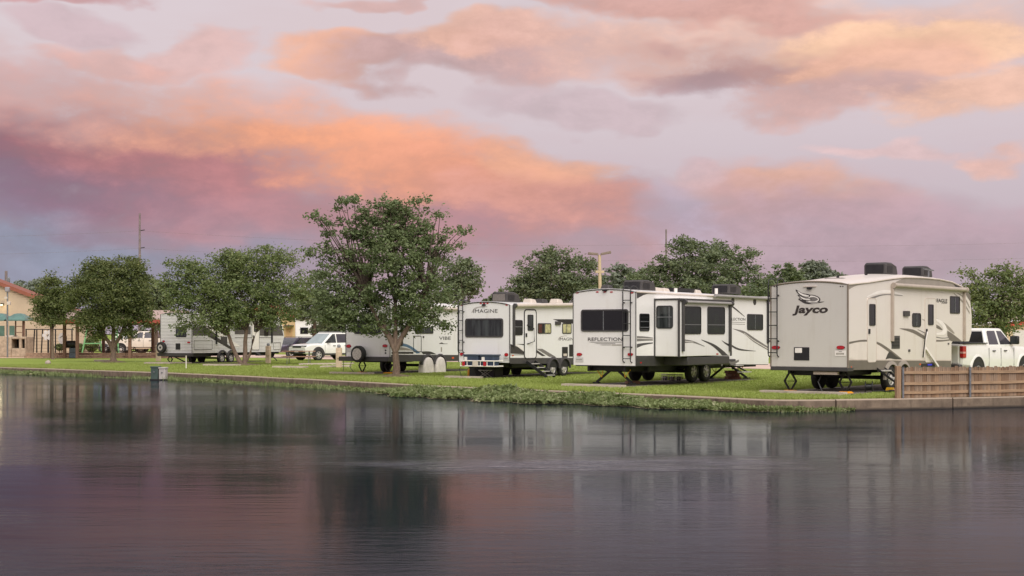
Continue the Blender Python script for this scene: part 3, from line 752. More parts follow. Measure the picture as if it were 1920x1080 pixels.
# ------------------------------------------------------------------ beige fifth wheel by the fence
def build_fifth_wheel():
    W = 2.44
    T, R, S = rig('fifth_wheel_trailer', 'beige fifth wheel trailer with bird emblem, nose over a white pickup', 1590, 66.0, 38.5)
    zb = S.px(1590, 690)[1]
    roof = [(1590, 531), (1627, 527.5), (1672, 520.5), (1696, 518), (1731, 519), (1761, 522), (1784, 527), (1802, 535.5), (1813, 545)]
    rp = [S.px(*p) for p in roof]; rp[0] = (0.0, rp[0][1])
    npx = [(1819, 564), (1822, 593), (1821.5, 623), (1817, 640)]
    npz = [S.px(*p) for p in npx]
    uf, zf = S.px(1784, 640)
    prof = [(0, zb, 0)] + [(u, z, 1.0 if i < 7 else .5) for i, (u, z) in enumerate(rp)] + [(u, z, 0) for u, z in npz] + [(uf + .1, zf, 0), (uf, zf - .06, 0), (uf, zb, 0)]
    i0 = 1 + len(rp) - 2
    profile_body(T, prof, W, BEIGE, 'body', 0.10, range(i0, i0 + 6))
    zr = rp[0][1]
    # rear panel, its shading put into a greyer copy of the beige
    pts = [(0 - .02, zb + .02)] + [(-W * t, zr - .055 + .10 * 4 * t * (1 - t)) for t in (i / 12 for i in range(13))]
    pts[1] = (-.02, pts[1][1]); pts[-1] = (-W + .02, pts[-1][1]); pts += [(-W + .02, zb + .02)]
    R.prism(pts, 0, .012).build('rear_panel', BEIGE_R, T)
    R2 = Face(T, 'rear', -.012)
    rear_trim(T, W, zb, zr, mat('bronze_trim', lin(128, 116, 102), .4, .2, .1), .10, .05)
    R.prism([(-W - .01, zb - .10), (.01, zb - .10), (.01, zb + .012), (-W - .01, zb + .012)], -.35, .03).build('rear_bumper', CHAR, T, bevel=.012)
    # roof edge rail along the side
    MB().tube([(.012, u, z - .035) for u, z in rp], .028, 6).build('gutter_rail', TRIM, T)
    ladder(R2, 1443.5, 1460, 522, 669, (560, 585, 610, 635, 661), .05)
    for x in (1455, 1576.5): lamp(R2, x, 651.5, 14, 6)
    R2.plate('access_hatch', 1489, 651, 1517.6, 675.5, BLACK)
    R2.plate('hatch_sticker', 1491, 652.5, 1504, 661.5, WHITEV, .012, .014)
    R2.plate('licence_plate', 1565.5, 657.5, 1586, 667.5, WHITEV, 0, .012)
    print_marks(R2, 1568, 661.5, 1583.5, 665, TAUPE_L, .015, 7)
    print_marks(R2, 1573, 658.6, 1579.5, 660, GREYV, .015, 5)
    R2.plate('light_bar', 1507, 536, 1531, 538, TRIM, 0, .03)
    R2.plate('rear_camera', 1514, 538.5, 1523, 542.5, BLACK, 0, .06, .03)
    for x in (1452, 1456, 1576, 1580.5): lamp(R2, x, 537, 2, 2, DARKV, 'marker_light', .01)
    # emblem: a diving bird in an oval, with the maker's word below it
    def E(name, pts, mt, n): return R2.decal(name, [(1430 + x / 3.725, 480 + y / 3.725) for x, y in pts], mt, n)
    E('emblem', [(255, 300), (290, 278), (340, 270), (385, 282), (404, 305), (385, 326), (340, 336), (290, 330)], DARKV, .003)
    E('emblem', [(262, 302), (292, 284), (340, 276), (380, 287), (394, 305), (378, 321), (340, 330), (294, 325)], WHITEV, .0045)
    E('emblem', [(232, 234), (275, 258), (330, 270), (322, 290), (284, 286), (246, 262)], DARKV, .006)
    E('emblem', [(246, 245), (280, 264), (322, 276), (318, 284), (286, 280), (256, 262)], WHITEV, .0075)
    E('emblem', [(244, 270), (300, 292), (340, 296), (328, 312), (280, 306)], DARKV, .006)
    E('emblem', [(258, 280), (300, 297), (334, 300), (324, 307), (284, 302)], WHITEV, .0075)
    E('emblem', [(248, 298), (300, 312), (340, 322), (430, 318), (390, 328), (330, 333), (278, 322)], DARKV, .006)
    E('emblem', [(300, 317), (345, 327), (392, 323), (350, 331)], WHITEV, .0075)
    E('emblem', [(330, 290), (366, 288), (388, 304), (362, 316), (334, 314)], GREYV, .006)
    R2.text('Jayco', 1486, 572.5, 1552.5, 591.5, mat('dark_brown_vinyl', lin(52, 45, 40), .4, 0, .1), 0.036, 0.18)
    # --- side
    S.strip('lower_panel', [(1591, 674.5), (1650, 675), (1720, 675), (1783, 675.5)], [(1591, 694), (1650, 693), (1720, 694), (1783, 690)], TAUPE, .006)
    S.strip('belt_line', [(1591, 673.5), (1783, 674.5)], [(1591, 675.5), (1783, 676.5)], TRIM, .009)
    S.strip('roof_graphic', [(1591, 536), (1622, 530.5), (1672, 523.5), (1697, 520.5)], [(1591, 543), (1612, 534), (1672, 525.5), (1697, 521.5)], TAUPE_L, .004)
    S.strip('roof_graphic', [(1697, 520.5), (1740, 521.5), (1781, 528), (1800, 537)], [(1672, 532), (1720, 537), (1770, 541), (1798, 541.5)], TAUPE_L, .004)
    S.strip('nose_graphic', [(1785, 529), (1800, 537), (1812, 547)], [(1793, 540), (1803, 544), (1812, 550)], DARKV, .006)
    S.strip('nose_graphic', [(1808, 540), (1818, 552), (1820, 562)], [(1809, 547), (1813, 556), (1819, 565)], TAUPE, .006)
    for d in (0, 7): S.strip('nose_graphic', [(1788 + d, 549), (1805 + d / 2, 564 - d), (1818, 585 - d * 1.5)], [(1788 + d, 550.5), (1804 + d / 2, 567 - d), (1818, 589 - d * 1.5)], TAUPE_L, .005)
    S.strip('arc_graphic', [(1624, 556.5), (1645, 546), (1667, 544), (1695, 553)], [(1626, 557), (1646, 551), (1667, 549.5), (1695, 554)], WHITEV, .005)
    S.strip('arc_graphic', [(1631, 558), (1650, 552.5), (1667, 551.5), (1692, 554)], [(1640, 559), (1652, 554.5), (1667, 553), (1692, 555)], GREYV, .006)
    S.strip('swoosh', [(1686, 615.5), (1712, 618), (1738, 632), (1760, 637.5), (1782, 636)], [(1688, 616.5), (1712, 624.5), (1738, 638), (1760, 640.5), (1780, 638.5)], TAUPE, .005)
    S.strip('swoosh', [(1720, 617), (1745, 628), (1765, 633), (1780, 632)], [(1722, 619), (1745, 630), (1765, 634.5), (1780, 633.5)], GREYV, .006)
    S.strip('swoosh', [(1753, 596), (1768, 604), (1775, 618), (1768, 628), (1738, 625.5)], [(1751, 598), (1762, 607), (1768, 618), (1760, 624), (1740, 624)], WHITEV, .0065)
    S.strip('swoosh', [(1728, 598), (1745, 604), (1760, 611), (1767, 618)], [(1730, 599.5), (1745, 607), (1758, 616), (1766, 619)], TAUPE, .0055)
    S.strip('swoosh', [(1753, 595), (1770, 605), (1783, 616), (1790, 625)], [(1753, 596.5), (1768, 608), (1780, 620), (1788, 625.5)], TAUPE_L, .005)
    S.strip('wedge', [(1776, 620), (1786, 626), (1803, 639.5)], [(1776, 629), (1781, 638), (1786, 639.8)], TAUPE, .0055)
    S.strip('wheel_arc', [(1592, 641), (1620, 637), (1645, 641), (1667, 654), (1692, 674)], [(1592, 645), (1615, 640.5), (1640, 643.5), (1662, 657), (1684, 674)], TAUPE, .005)
    S.strip('wheel_arc', [(1592, 646), (1625, 640.5), (1650, 647), (1666, 660)], [(1592, 672), (1620, 676), (1655, 676), (1664, 668)], PALEV, .0045)
    S.strip('wheel_arc', [(1661, 671), (1668, 659), (1680, 668), (1692, 674)], [(1660, 674), (1668, 672), (1680, 674), (1690, 675)], DARKV, .0058)
    door(S, 1626, 560, 1642, 678, (1629.6, 570, 1640.7, 610.6), GLASS, TRIM, BEIGE)
    door(S, 1734, 560, 1754, 678, (1740, 570.7, 1749.6, 609.5), GLASS, TRIM, BEIGE)
    S.window(1710, 587, 1726, 613, GLASS_C, vm=(.5,), r=.09)
    S.window(1781, 555.5, 1799, 588, GLASS_C, vm=(.5,), r=.06)
    g = S.plate('furnace_vent', 1671.5, 629.6, 1686.7, 653.8, CHAR)
    for y in (634, 640, 646): S.plate('louvre', 1673, y, 1685.5, y + 3.2, BLACK, .012, .028, parent=g)
    S.plate('exterior_speaker', 1693, 583, 1703, 593, SHROUD, 0, .06, .03)
    S.plate('porch_light', 1703, 655, 1705.5, 659.5, CHAR, 0, .03)
    S.plate('porch_light', 1777, 643, 1779, 646, CHAR, 0, .02)
    S.text('EAGLE', 1756, 560.2, 1776, 567.2, DARKV, 0.03); print_marks(S, 1765, 568, 1776, 569.5, GREYV, .006, 6)
    awning(S, 1671, 535, 1806, 543.5, 640, 639, mat('awning_taupe', lin(176, 164, 150), .5, 0, .08), mat('awning_arm_beige', lin(178, 164, 150), .45, 0, .06), .07)
    # folded entry rail by the front door
    a, z = S.px(1729, 652)
    for da in (0, .09):
        MB().tube([S.p(a + da, z - .3, .03), S.p(a + da, z + .25, .09), S.p(a + da + .06, z + .42, .10), S.p(a + da + .22, z + .50, .04)], .017, 7).build('grab_rail', WHITEV if da else BLACK, T)
    MB().bar(S.p(a + .15, z - .02, .06), S.p(a + 1.05, z - .62, .10), .05, .07).build('folding_step', WHITEV, T)
    S.plate('step_housing', 1727, 681.5, 1752, 687, BLACK, 0, .02); S.plate('step_light', 1738, 682.5, 1746, 685, mat('blue_led_strip', lin(20, 20, 120), .3, 0, .3, 30, emit=(lin(40, 40, 200), .35)), .02, .03)
    lamp(S, 1725, 683, 3, 3, AMBER, 'marker_light'); lamp(S, 1596, 688, 2, 2, AMBER, 'marker_light')
    # running gear
    u1 = S.px(1667, 714)[0] + .12
    chassis(T, W, uf - .1, zb + .02, u1, .38, k=1.07, gap=.88)
    for u in (u1, u1 + .88): fender(S, u, .45, .38 + .54, .10, TAUPE_L, .05)
    for u in (u1, u1 + .88): S.prism([(u + .44 * math.cos(t), .38 + .05 + .46 * math.sin(t)) for t in (math.radians(q) for q in range(0, 181, 15))], .002, .008).build('wheel_well', BLACK, T)
    for x in (-.34, -W + .34): scissor_jack(T, x, .55, zb - .12, ORANGE)
    # three fold-out treads below the rear door
    us = S.px(1650, 694)[0] + .05
    st = MB()
    for da in (-.27, .27): st.bar((-.05, us + da, zb - .02), (.75, us + da, .20), .03, .06)
    st = st.build('entry_step', FRAME, T)
    for i in range(3):
        x = .12 + .27 * i; z = zb - .12 - .21 * i
        MB().box(x - .11, x + .11, us - .26, us + .26, z - .02, z + .02).build('tread', ALU, st, bevel=.008)
    MB().tube([(-.9, .3, zb - .1), (-1.0, .15, .35), (-.85, .1, .06), (-.5, .0, .03)], .02, 6).build('sewer_hose', BLACK, T)
    MB().box(-1.1, -.35, .04, .16, zb - .20, zb - .12).build('hose_tube', CONC, T)
    # roof gear
    C = Face(T, 'side', -.86)
    aircon(C, 1661, 513.5, .92, .74, .40)
    aircon(Face(T, 'side', -.86), 1731, 517, .80, .74, .36)
    roof_vent(Face(T, 'side', -.45), 1676, 520.5, .5, .12, SHROUD); roof_vent(Face(T, 'side', -1.3), 1588, 524, .45, .09, SHROUD); roof_vent(Face(T, 'side', -.8), 1582, 526.5, .7, .10, mat('smoked_dome', lin(120, 112, 106), .2, 0, .1))
    for xx, yy, o_ in ((1624, 519, -.9), (1571, 523, -1.2)):
        u, z = Face(T, 'side', o_).px(xx, yy); MB().tube([(o_, u, z - .1), (o_, u, z + .09)], .045, 8).build('plumbing_vent', BLACK, T)
    u, z = Face(T, 'side', -.45).px(1741, 516)
    MB().tube([(-.45, u, z - .05), (-.45, u, z + .16)], .03, 8).bar((-.45, u - .34, z + .20), (-.45, u + .34, z + .16), .10, .03).build('tv_antenna', STEEL, T)
    pad(T, -.12, 13, -W - .15, .05)
    return T
JAY = build_fifth_wheel()

# ------------------------------------------------------------------ white trailer with a slide-out
def build_slide_trailer():
    W = 2.44
    T, R, S = rig('travel_trailer', 'white trailer with a slide-out room and wide rear window', 1192.5, 58.0, 36.5, z=.06)
    L = 9.8
    zb = S.px(1192, 686)[1]; zr = R.px(1190, 545.5)[1]
    prof = [(0, zb, 0), (0, zr, 1), (L * .5, zr - .02, 1), (L - .5, zr - .06, 1), (L - .1, zr - .35, 0), (L, zr - .9, 0), (L - .15, zb + .3, 0), (L - .4, zb, 0)]
    profile_body(T, prof, W, WHITE, 'body', .10, (4, 5))
    rear_trim(T, W, zb, zr, CHAR, .10, .03)
    R2 = Face(T, 'rear', -.004)
    R2.window(1089.8, 580, 1178.4, 621.6, GLASS, vm=(.48,), r=.09, fw=.05, frame=CHAR)
    ladder(R2, 1170.8, 1185, 536, 680, (563, 585, 607, 629, 650.5, 672.5))
    R2.text('REFLECTION', 1102.6, 632.8, 1167, 639.2, DARKV, 0.006)
    for i, (xa, xb) in enumerate(((1103, 1166), (1114, 1154), (1124, 1146))): R2.strip('underline', [(xa, 641 + i * 2.6), (xb, 641 + i * 2.6)], [(xa + 6, 641.9 + i * 2.6), (xb, 641.9 + i * 2.6)], GREYV)
    print_marks(R2, 1147, 645.6, 1166, 648, TAUPE_L, .006, 8)
    lamp(R2, 1086.5, 664.5, 9, 5); lamp(R2, 1182, 664.5, 9, 5)
    for x in (1082, 1120, 1134, 1146.5, 1185): lamp(R2, x, 549 - (1.5 if 1100 < x < 1170 else 0), 5, 2, RED, 'marker_light')
    R2.plate('rear_camera', 1131, 543, 1139, 546, BLACK, 0, .07, .03)
    R2.plate('licence_plate', 1079.5, 670, 1094, 678.6, mat('grey_plate', lin(198, 196, 194), .4, 0, .1), 0, .01)
    print_marks(R2, 1081, 673, 1092, 675, TAUPE_L, .014, 5)
    # side behind the slide-out
    S.decal('corner_graphic', [(1194, 549), (1221, 549), (1207, 553), (1194, 560)], CHAR, smooth=0)
    S.window(1198.7, 588, 1217, 621, GLASS, hm=(.45, .78), r=.07)
    S.strip('band', [(1194, 630), (1210, 631), (1224, 633)], [(1194, 640), (1210, 639), (1224, 638.5)], GREYV)
    S.strip('band', [(1194, 634), (1210, 634.5), (1224, 635)], [(1194, 635), (1210, 635.5), (1224, 636)], WHITEV, .006)
    S.strip('band', [(1194, 645), (1208, 643), (1224, 642)], [(1194, 652.5), (1206, 647.5), (1224, 644)], CHAR)
    S.strip('lower_panel', [(1193, 667), (1226, 667)], [(1193, 686), (1226, 686)], CHAR, .006); lamp(S, 1201.5, 680, 3, 2.5, RED, 'marker_light')
    # slide-out room
    uS = S.px(1227, 620)[0]; off = .93
    RS = Face(T, 'rear', uS); SS = Face(T, 'side', off)
    a1 = SS.px(1369.5, 620)[0]
    zs0 = SS.px(1275, 668.5)[1]; zs1 = SS.px(1273, 562)[1]
    MB().box(0, off, uS, a1, zs0, zs1).build('slide_out', WHITE, T, bevel=.015)
    MB().box(-.02, off + .05, uS - .03, uS + .04, zs1 - .005, zs1 + .05).build('slide_flange', CHAR, T)
    MB().box(off - .03, off + .05, uS + .05, a1 + .03, zs1 - .04, zs1 + .05).build('slide_flange', CHAR, T)
    for y in (uS - .02, a1 + .015): MB().box(off - .02, off + .035, y - .03, y + .03, zs0 - .02, zs1).build('slide_trim', CHAR, T)
    MB().box(0, .04, uS - .035, uS + .01, zs0, zs1).build('slide_trim', CHAR, T)
    RS.window(1231, 573, 1262, 616, GLASS_L, vm=(.78,), hm=(.5,), r=.09)
    SS.window(1281.5, 574.4, 1314, 626.4, GLASS_C, hm=(.66,), r=.09); SS.window(1326, 575.4, 1358.6, 626.5, GLASS_C, hm=(.66,), r=.09)
    awning(SS, 1279, 566, 1367, 569.5, 659, 658, mat('awning_grey', lin(150, 146, 142), .5, 0, .1), CHAR, .05)
    SS.strip('swoosh', [(1282, 636), (1300, 639.5), (1321, 649)], [(1282, 643), (1300, 643), (1321, 650)], GREYV)
    SS.strip('swoosh', [(1282, 639), (1300, 641)], [(1282, 640), (1300, 642)], WHITEV, .006)
    SS.strip('swoosh', [(1315, 636.5), (1338, 645), (1354, 656), (1366, 667)], [(1315, 637.5), (1334, 648), (1347, 659), (1354, 667)], CHAR)
    SS.strip('swoosh', [(1353, 638), (1362, 643), (1369, 646)], [(1353, 638.5), (1360, 645), (1369, 651)], CHAR)
    SS.plate('sticker', 1343, 662.5, 1347, 665, RED, 0, .003)
    # dark apron below the slide-out
    SK = Face(T, 'side', .30)
    zk = SK.px(1280, 687)[1]
    MB().box(-.02, off - .02, uS + .62, a1 - .02, zs0 - .30, zs0 - .03).build('slide_apron', CHAR, T, bevel=.02)
    S.strip('lower_panel', [(1226, 668), (1440, 668)], [(1226, 686), (1440, 684)], CHAR, .003)
    # front part of the body
    F = Face(T, 'side', .008)
    F.strip('front_panel', [(1366, 556), (1441, 556)], [(1366, 683), (1441, 683)], WHITE, 0.0)
    F.window(1400.5, 589, 1430, 619, GLASS_C, vm=(.5,), r=.07)
    for x, y in ((1374, 564), (1415, 566)): lamp(F, x, y, 5, 10, SHROUD, 'speaker')
    F.text('FLECTION', 1369, 596, 1397.5, 601, DARKV, .004)
    for i in (0, 1): F.strip('underline', [(1370, 603.5 + i * 3.4), (1397, 604.5 + i * 3.4)], [(1370, 604.3 + i * 3.4), (1397, 605.2 + i * 3.4)], GREYV)
    F.strip('swoosh', [(1371, 571), (1383, 581), (1396, 593)], [(1371, 575), (1383, 584), (1396, 594)], CHAR)
    F.strip('swoosh', [(1373, 616), (1395, 621), (1415, 634), (1440, 650)], [(1375, 617), (1395, 626), (1413, 641), (1440, 657)], GREYV)
    F.strip('swoosh', [(1395, 624), (1412, 637), (1440, 653.5)], [(1395, 625), (1412, 638.3), (1440, 655)], WHITEV, .006)
    F.strip('swoosh', [(1366, 642), (1385, 653), (1417, 658)], [(1366, 646), (1385, 656.5), (1417, 658.6)], CHAR)
    F.strip('corner_graphic', [(1370, 676), (1378, 682)], [(1370, 684), (1380, 683.5)], TAUPE)
    awning(S, 1336, 554.5, 1438, 560, 620, 644, mat('awning_grey', lin(150, 146, 142)), CHAR, .055, (False, True))
    MB().tube([(.012, u, zr - .035 - (.04 * u / L)) for u in (0, L * .5, L - .5)], .03, 6).build('gutter_rail', TRIM, T)
    # running gear
    u1 = S.px(1298, 702)[0] + .1
    chassis(T, W, L - .3, zb + .02, u1, .36, k=1.03, gap=.88)
    S.strip('fender_wave', [(1336, 684), (1341, 674), (1347, 672), (1356, 678), (1370, 674)], [(1338, 687), (1343, 679), (1350, 679), (1357, 684), (1370, 678)], GREYV, .33)
    MB().box(-.25, .30, S.px(1338, 680)[0], S.px(1366, 680)[0], zb - .06, zb + .14).build('wheel_skirt', CHAR, T, bevel=.03)
    for x, dx in ((-.95, -.62), (-W + 1.0, -.5)):
        pass
    leg_jack(T, -W + 1.25, .45, -.62, zb - .12); leg_jack(T, -1.05, .45, .62, zb - .12)
    uf2 = S.px(1395, 695)[0]
    leg_jack(T, -.45, uf2 - .6, -.6, zb - .12); leg_jack(T, -.75, uf2 + .3, .70, zb - .12)
    us = S.px(1372, 690)[0]
    st = MB().bar((.0, us - .2, zb - .1), (.5, us - .2, zb - .34), .035, .05).bar((.0, us + .25, zb - .1), (.5, us + .25, zb - .34), .035, .05).build('entry_step', FRAME, T)
    for x, z in ((.18, zb - .10), (.5, zb - .33)): MB().box(x - .13, x + .13, us - .27, us + .32, z - .015, z + .015).build('tread', ALU, st)
    MB().tube([(-1.2, L - .9, zb), (-1.2, L - .9, .32)], .035, 8).build('tongue_jack', STEEL, T)
    # roof gear
    aircon(Face(T, 'side', -.62), 1203, 543, .95, .74, .36); aircon(Face(T, 'side', -.62), 1367, 549, 1.0, .74, .36)
    roof_vent(Face(T, 'side', -1.9), 1141, 541, .36, .14, SHROUD)
    for x, y, o_, m_ in ((1232, 544, -.7, TRIM), (1246, 545, -.7, TRIM), (1306, 548, -.7, TRIM)): roof_vent(Face(T, 'side', o_), x, y, .42, .10, m_)
    u, z = Face(T, 'side', -1.0).px(1252, 545)
    MB().box(-1.5, -.8, u, u + 2.0, z - .02, z + .10).build('solar_panel', BLACK, T)
    for x in (1267, 1343):
        u, z = Face(T, 'side', -.5).px(x, 546); MB().tube([(-.5, u, z - .1), (-.5, u, z + .1)], .06, 8).build('plumbing_vent', WHITEV, T)
    pad(T, -.25, 9, -W - .1, -.2)
    return T
REF = build_slide_trailer()

# ------------------------------------------------------------------ white trailer with the cargo rack
ARCV = mat('silver_arc_vinyl', lin(182, 177, 172), .35, 0, .06)
def build_rack_trailer():
    W = 2.44; L = 8.6
    T, R, S = rig('travel_trailer', 'white trailer with a rear cargo rack carrying blue tubs', 956, 48.5, 34.0)
    zb = S.px(957, 680)[1]; zr = R.px(955, 570)[1]
    prof = [(0, zb, 0), (0, zr, 1), (L * .6, zr, 1), (L - .5, zr - .05, 1), (L - .1, zr - .4, 0), (L, zr - .9, 0), (L - .15, zb + .3, 0), (L - .4, zb, 0)]
    profile_body(T, prof, W, WHITE2, 'body', .12, (4, 5))
    rear_trim(T, W, zb, zr, CHAR, .12, .04)
    R2 = Face(T, 'rear', -.004)
    R2.window(872.5, 597, 943.7, 632.5, GLASS_L, vm=(), r=.10, fw=.06, frame=CHAR)
    ladder(R2, 861.5, 870.3, 563, 661, (582.5, 601, 619.5, 638, 656.5))
    R2.text('IMAGINE', 888, 579.8, 933, 586.4, DARKV, -0.002)
    R2.strip('arc_graphic', [(884, 586), (889, 578), (900, 574.5), (914, 574.5)], [(885.5, 586), (890.5, 579.8), (900, 576.2), (914, 575.1)], ARCV)
    for x in (866, 901.5, 908, 914, 950): lamp(R2, x, 568.8 if 880 < x < 930 else 572, 4, 1.8, RED, 'marker_light')
    R2.plate('rear_camera', 905, 570, 911, 573.5, BLACK, 0, .07, .03)
    lamp(R2, 949.5, 665, 6.5, 5.5); lamp(R2, 866, 664, 6.5, 5.5)
    R2.plate('licence_plate', 944, 669.5, 954.5, 676.5, mat('grey_plate', lin(198, 196, 194)), 0, .01)
    print_marks(R2, 945.5, 671.5, 953, 673.5, TAUPE_L, .014, 4)
    # cargo rack
    RK = Face(T, 'rear', -.72); a0, z0 = RK.px(863.5, 686); a1, z1 = RK.px(926, 677)
    rk = MB()
    for z in (z0, z1): rk.tube([R2.p(a0, z, .10), R2.p(a1, z, .10), R2.p(a1, z, .72), R2.p(a0, z, .72), R2.p(a0, z, .10)], .026, 6)
    rk = rk.build('cargo_rack', WHITEV, T)
    for i in range(6):
        a = a0 + (a1 - a0) * i / 5; MB().tube([R2.p(a, z0, .72), R2.p(a, z1, .72)], .016, 6).build('rack_post', WHITEV, rk)
    R2.prism([(a0, z0 - .02), (a1, z0 - .02), (a1, z0 + .01), (a0, z0 + .01)], .10, .70).build('rack_floor', STEEL, rk)
    m = (a0 + a1) / 2; R2.prism([(m - .20, z0 - .02), (m + .05, z0 - .02), (m + .05, z1 + .01), (m - .20, z1 + .01)], .71, .745).build('rack_plate', TRIM, rk)
    for f in (.06, .70): R2.prism([(a0 + (a1 - a0) * f, z0 + .01), (a0 + (a1 - a0) * f + .12, z0 + .01), (a0 + (a1 - a0) * f + .12, z1 - .03), (a0 + (a1 - a0) * f, z1 - .03)], .725, .75).build('reflector', RED, rk)
    MB().box(m - .06, m + .06, -.1, .7, z0 - .14, z0 - .02).build('hitch_tube', FRAME, rk)
    for i, (xa, xb) in enumerate(((868, 898), (900.5, 926.7))):
        RT = Face(T, 'rear', -.62); b0 = RT.px(xa, 670)[0]; b1 = RT.px(xb, 670)[0]; zt = z0 + .012
        c = T.matrix_basis @ Vector(((b0 + b1) / 2, -.42, zt))
        tb = empty('storage_tub', c, T.rotation_euler.z, ('blue plastic tub on the cargo rack, next to the ladder', 'blue plastic tub on the cargo rack, far from the ladder')[i], 'storage tub', 'blue tubs on the cargo rack')
        BL = mat('navy_plastic', lin(58, 70, 92), .45, 0, .15, 6); w = (b1 - b0) / 2 - .03; h = .40
        MB().hexa([(-w + .03, -.2, 0), (w - .03, -.2, 0), (w - .03, .2, 0), (-w + .03, .2, 0)], [(-w, -.23, h), (w, -.23, h), (w, .23, h), (-w, .23, h)]).build('tub', BL, tb, bevel=.02)
        MB().box(-w - .03, w + .03, -.255, .255, h - .01, h + .04).build('lid', mat('slate_plastic', lin(70, 80, 98), .45, 0, .12, 6), tb, bevel=.012)
        MB().box(-w + .06, -w + .19, -.236, -.205, .20, .34).build('sticker', WHITEV, tb)
    # side
    S.window(964, 600, 979.5, 628.5, GLASS, hm=(.45,), r=.08)
    door(S, 983.5, 582, 1004.5, 671, (989, 590, 999.5, 620), GLASS_L, BLACK, WHITE2, .12, .05)
    a, z = S.px(990, 645); MB().tube([S.p(a - .1, z + .75, .02), S.p(a + .25, z + .62, .12), S.p(a + .28, z + .1, .12), S.p(a - .1, z, .02)], .018, 7).build('grab_handle', BLACK, T)
    w = S.window(1008, 606, 1033, 625.5, GLASS_Y, vm=(.5,), r=.06)
    q = S.rect(1009.5, 607.5, 1016, 624.5); S.prism(rrect(*q, .02), .010, .013).build('curtain', GLASS_R, w)
    q = S.rect(1016, 607.5, 1022, 624.5); S.prism(rrect(*q, .02), .010, .012).build('dark_gap', GLASS, w)
    S.window(1054, 606, 1071, 625.5, GLASS_Y, vm=(.45,), r=.06)
    S.plate('range_vent', 1040.5, 602.5, 1050, 609, SHROUD, 0, .06)
    S.decal('stripe', [(1036, 598.5), (1076, 598.5), (1076, 607), (1056, 605.5)], BLACK, smooth=0)
    S.text('IMAGINE', 1048, 633, 1079, 638.5, DARKV, -0.002)
    S.strip('arc_graphic', [(1045.5, 638), (1049, 632), (1056, 629.5), (1064, 629.5)], [(1046.3, 638), (1050.5, 633), (1057, 630.6), (1064, 629.8)], ARCV)
    S.plate('water_heater_door', 1053.7, 650.5, 1064.3, 669, BLACK); S.plate('sticker', 1056, 663, 1062.5, 667.5, TRIM, .012, .014)
    S.plate('utility_door', 1067, 646, 1073.5, 668.5, BLACK)
    S.strip('lower_panel', [(956, 671), (1080, 671)], [(956, 682), (1080, 682)], CHAR, .006)
    S.decal('wedge', [(957, 645), (970, 650), (989, 664.5), (957, 663)], DARKV, smooth=0)
    S.decal('wedge', [(968, 645), (990, 645), (1023, 667.5), (1016, 667.5), (986, 648)], DARKV, .0045, smooth=0)
    S.decal('wedge', [(963, 645), (968, 645), (1008, 670), (999, 670)], WHITEV, .005, smooth=0)
    S.decal('wedge', [(985, 653), (994, 653), (1005, 663), (994, 661)], TAUPE_L, .0045, smooth=0)
    S.decal('wedge', [(1006, 654), (1017, 654), (1042, 669), (1030, 669)], GREYV, .0045, smooth=0)
    S.strip('belt_line', [(956, 665), (990, 664.5)], [(956, 666), (990, 665.7)], DARKV, .006)
    lamp(S, 961.5, 666.5, 3, 2, AMBER, 'marker_light')
    awning(S, 962, 573, 1085, 571.5, 650, 650, TRIM, CHAR, .08, (True, False))
    u1 = S.px(1035, 694)[0] + .06
    chassis(T, W, L - .3, zb + .04, u1, .33, k=.93, gap=.86, tank=True)
    for u in (u1, u1 + .86): fender(S, u, .38, .33 + .47, .09, CHAR, .06)
    for u in (u1, u1 + .86): S.prism([(u + .37 * math.cos(t), .38 + .37 * math.sin(t)) for t in (math.radians(q) for q in range(0, 181, 15))], .002, .008).build('wheel_well', BLACK, T)
    # steps down from the door
    ud = S.px(994, 672)[0]
    st = MB()
    for du in (-.30, .30): st.bar((.02, ud + du, zb + .02), (.98, ud + du, .05), .03, .12)
    st = st.build('entry_step', BLACK, T)
    for i in range(4):
        t = (i + .6) / 4; x = .02 + .96 * t; z = zb + .02 - (zb - .03) * t
        MB().box(x - .10, x + .10, ud - .29, ud + .29, z - .01, z + .02).build('tread', ALU, st)
    aircon(Face(T, 'side', -.75), 950, 565.5, 1.0, .74, .42, True)
    for x, o_, m_ in ((996, -.7, TRIM), (1018, -.7, SHROUD), (1046, -.7, TRIM)): roof_vent(Face(T, 'side', o_), x, 566, .44, .13, m_)
    for a in (-W + .08, -W + .32): scissor_jack(T, a + .5, .5, zb - .05)
    MB().tube([(-W + .3, -.02, zb), (-W + .25, -.3, .35), (-W + .5, -.5, .03)], .012, 6).build('power_cord', BLACK, T)
    pad(T, -.5, 8.4, -W - .1, -.9)
    return T
IMA = build_rack_trailer()

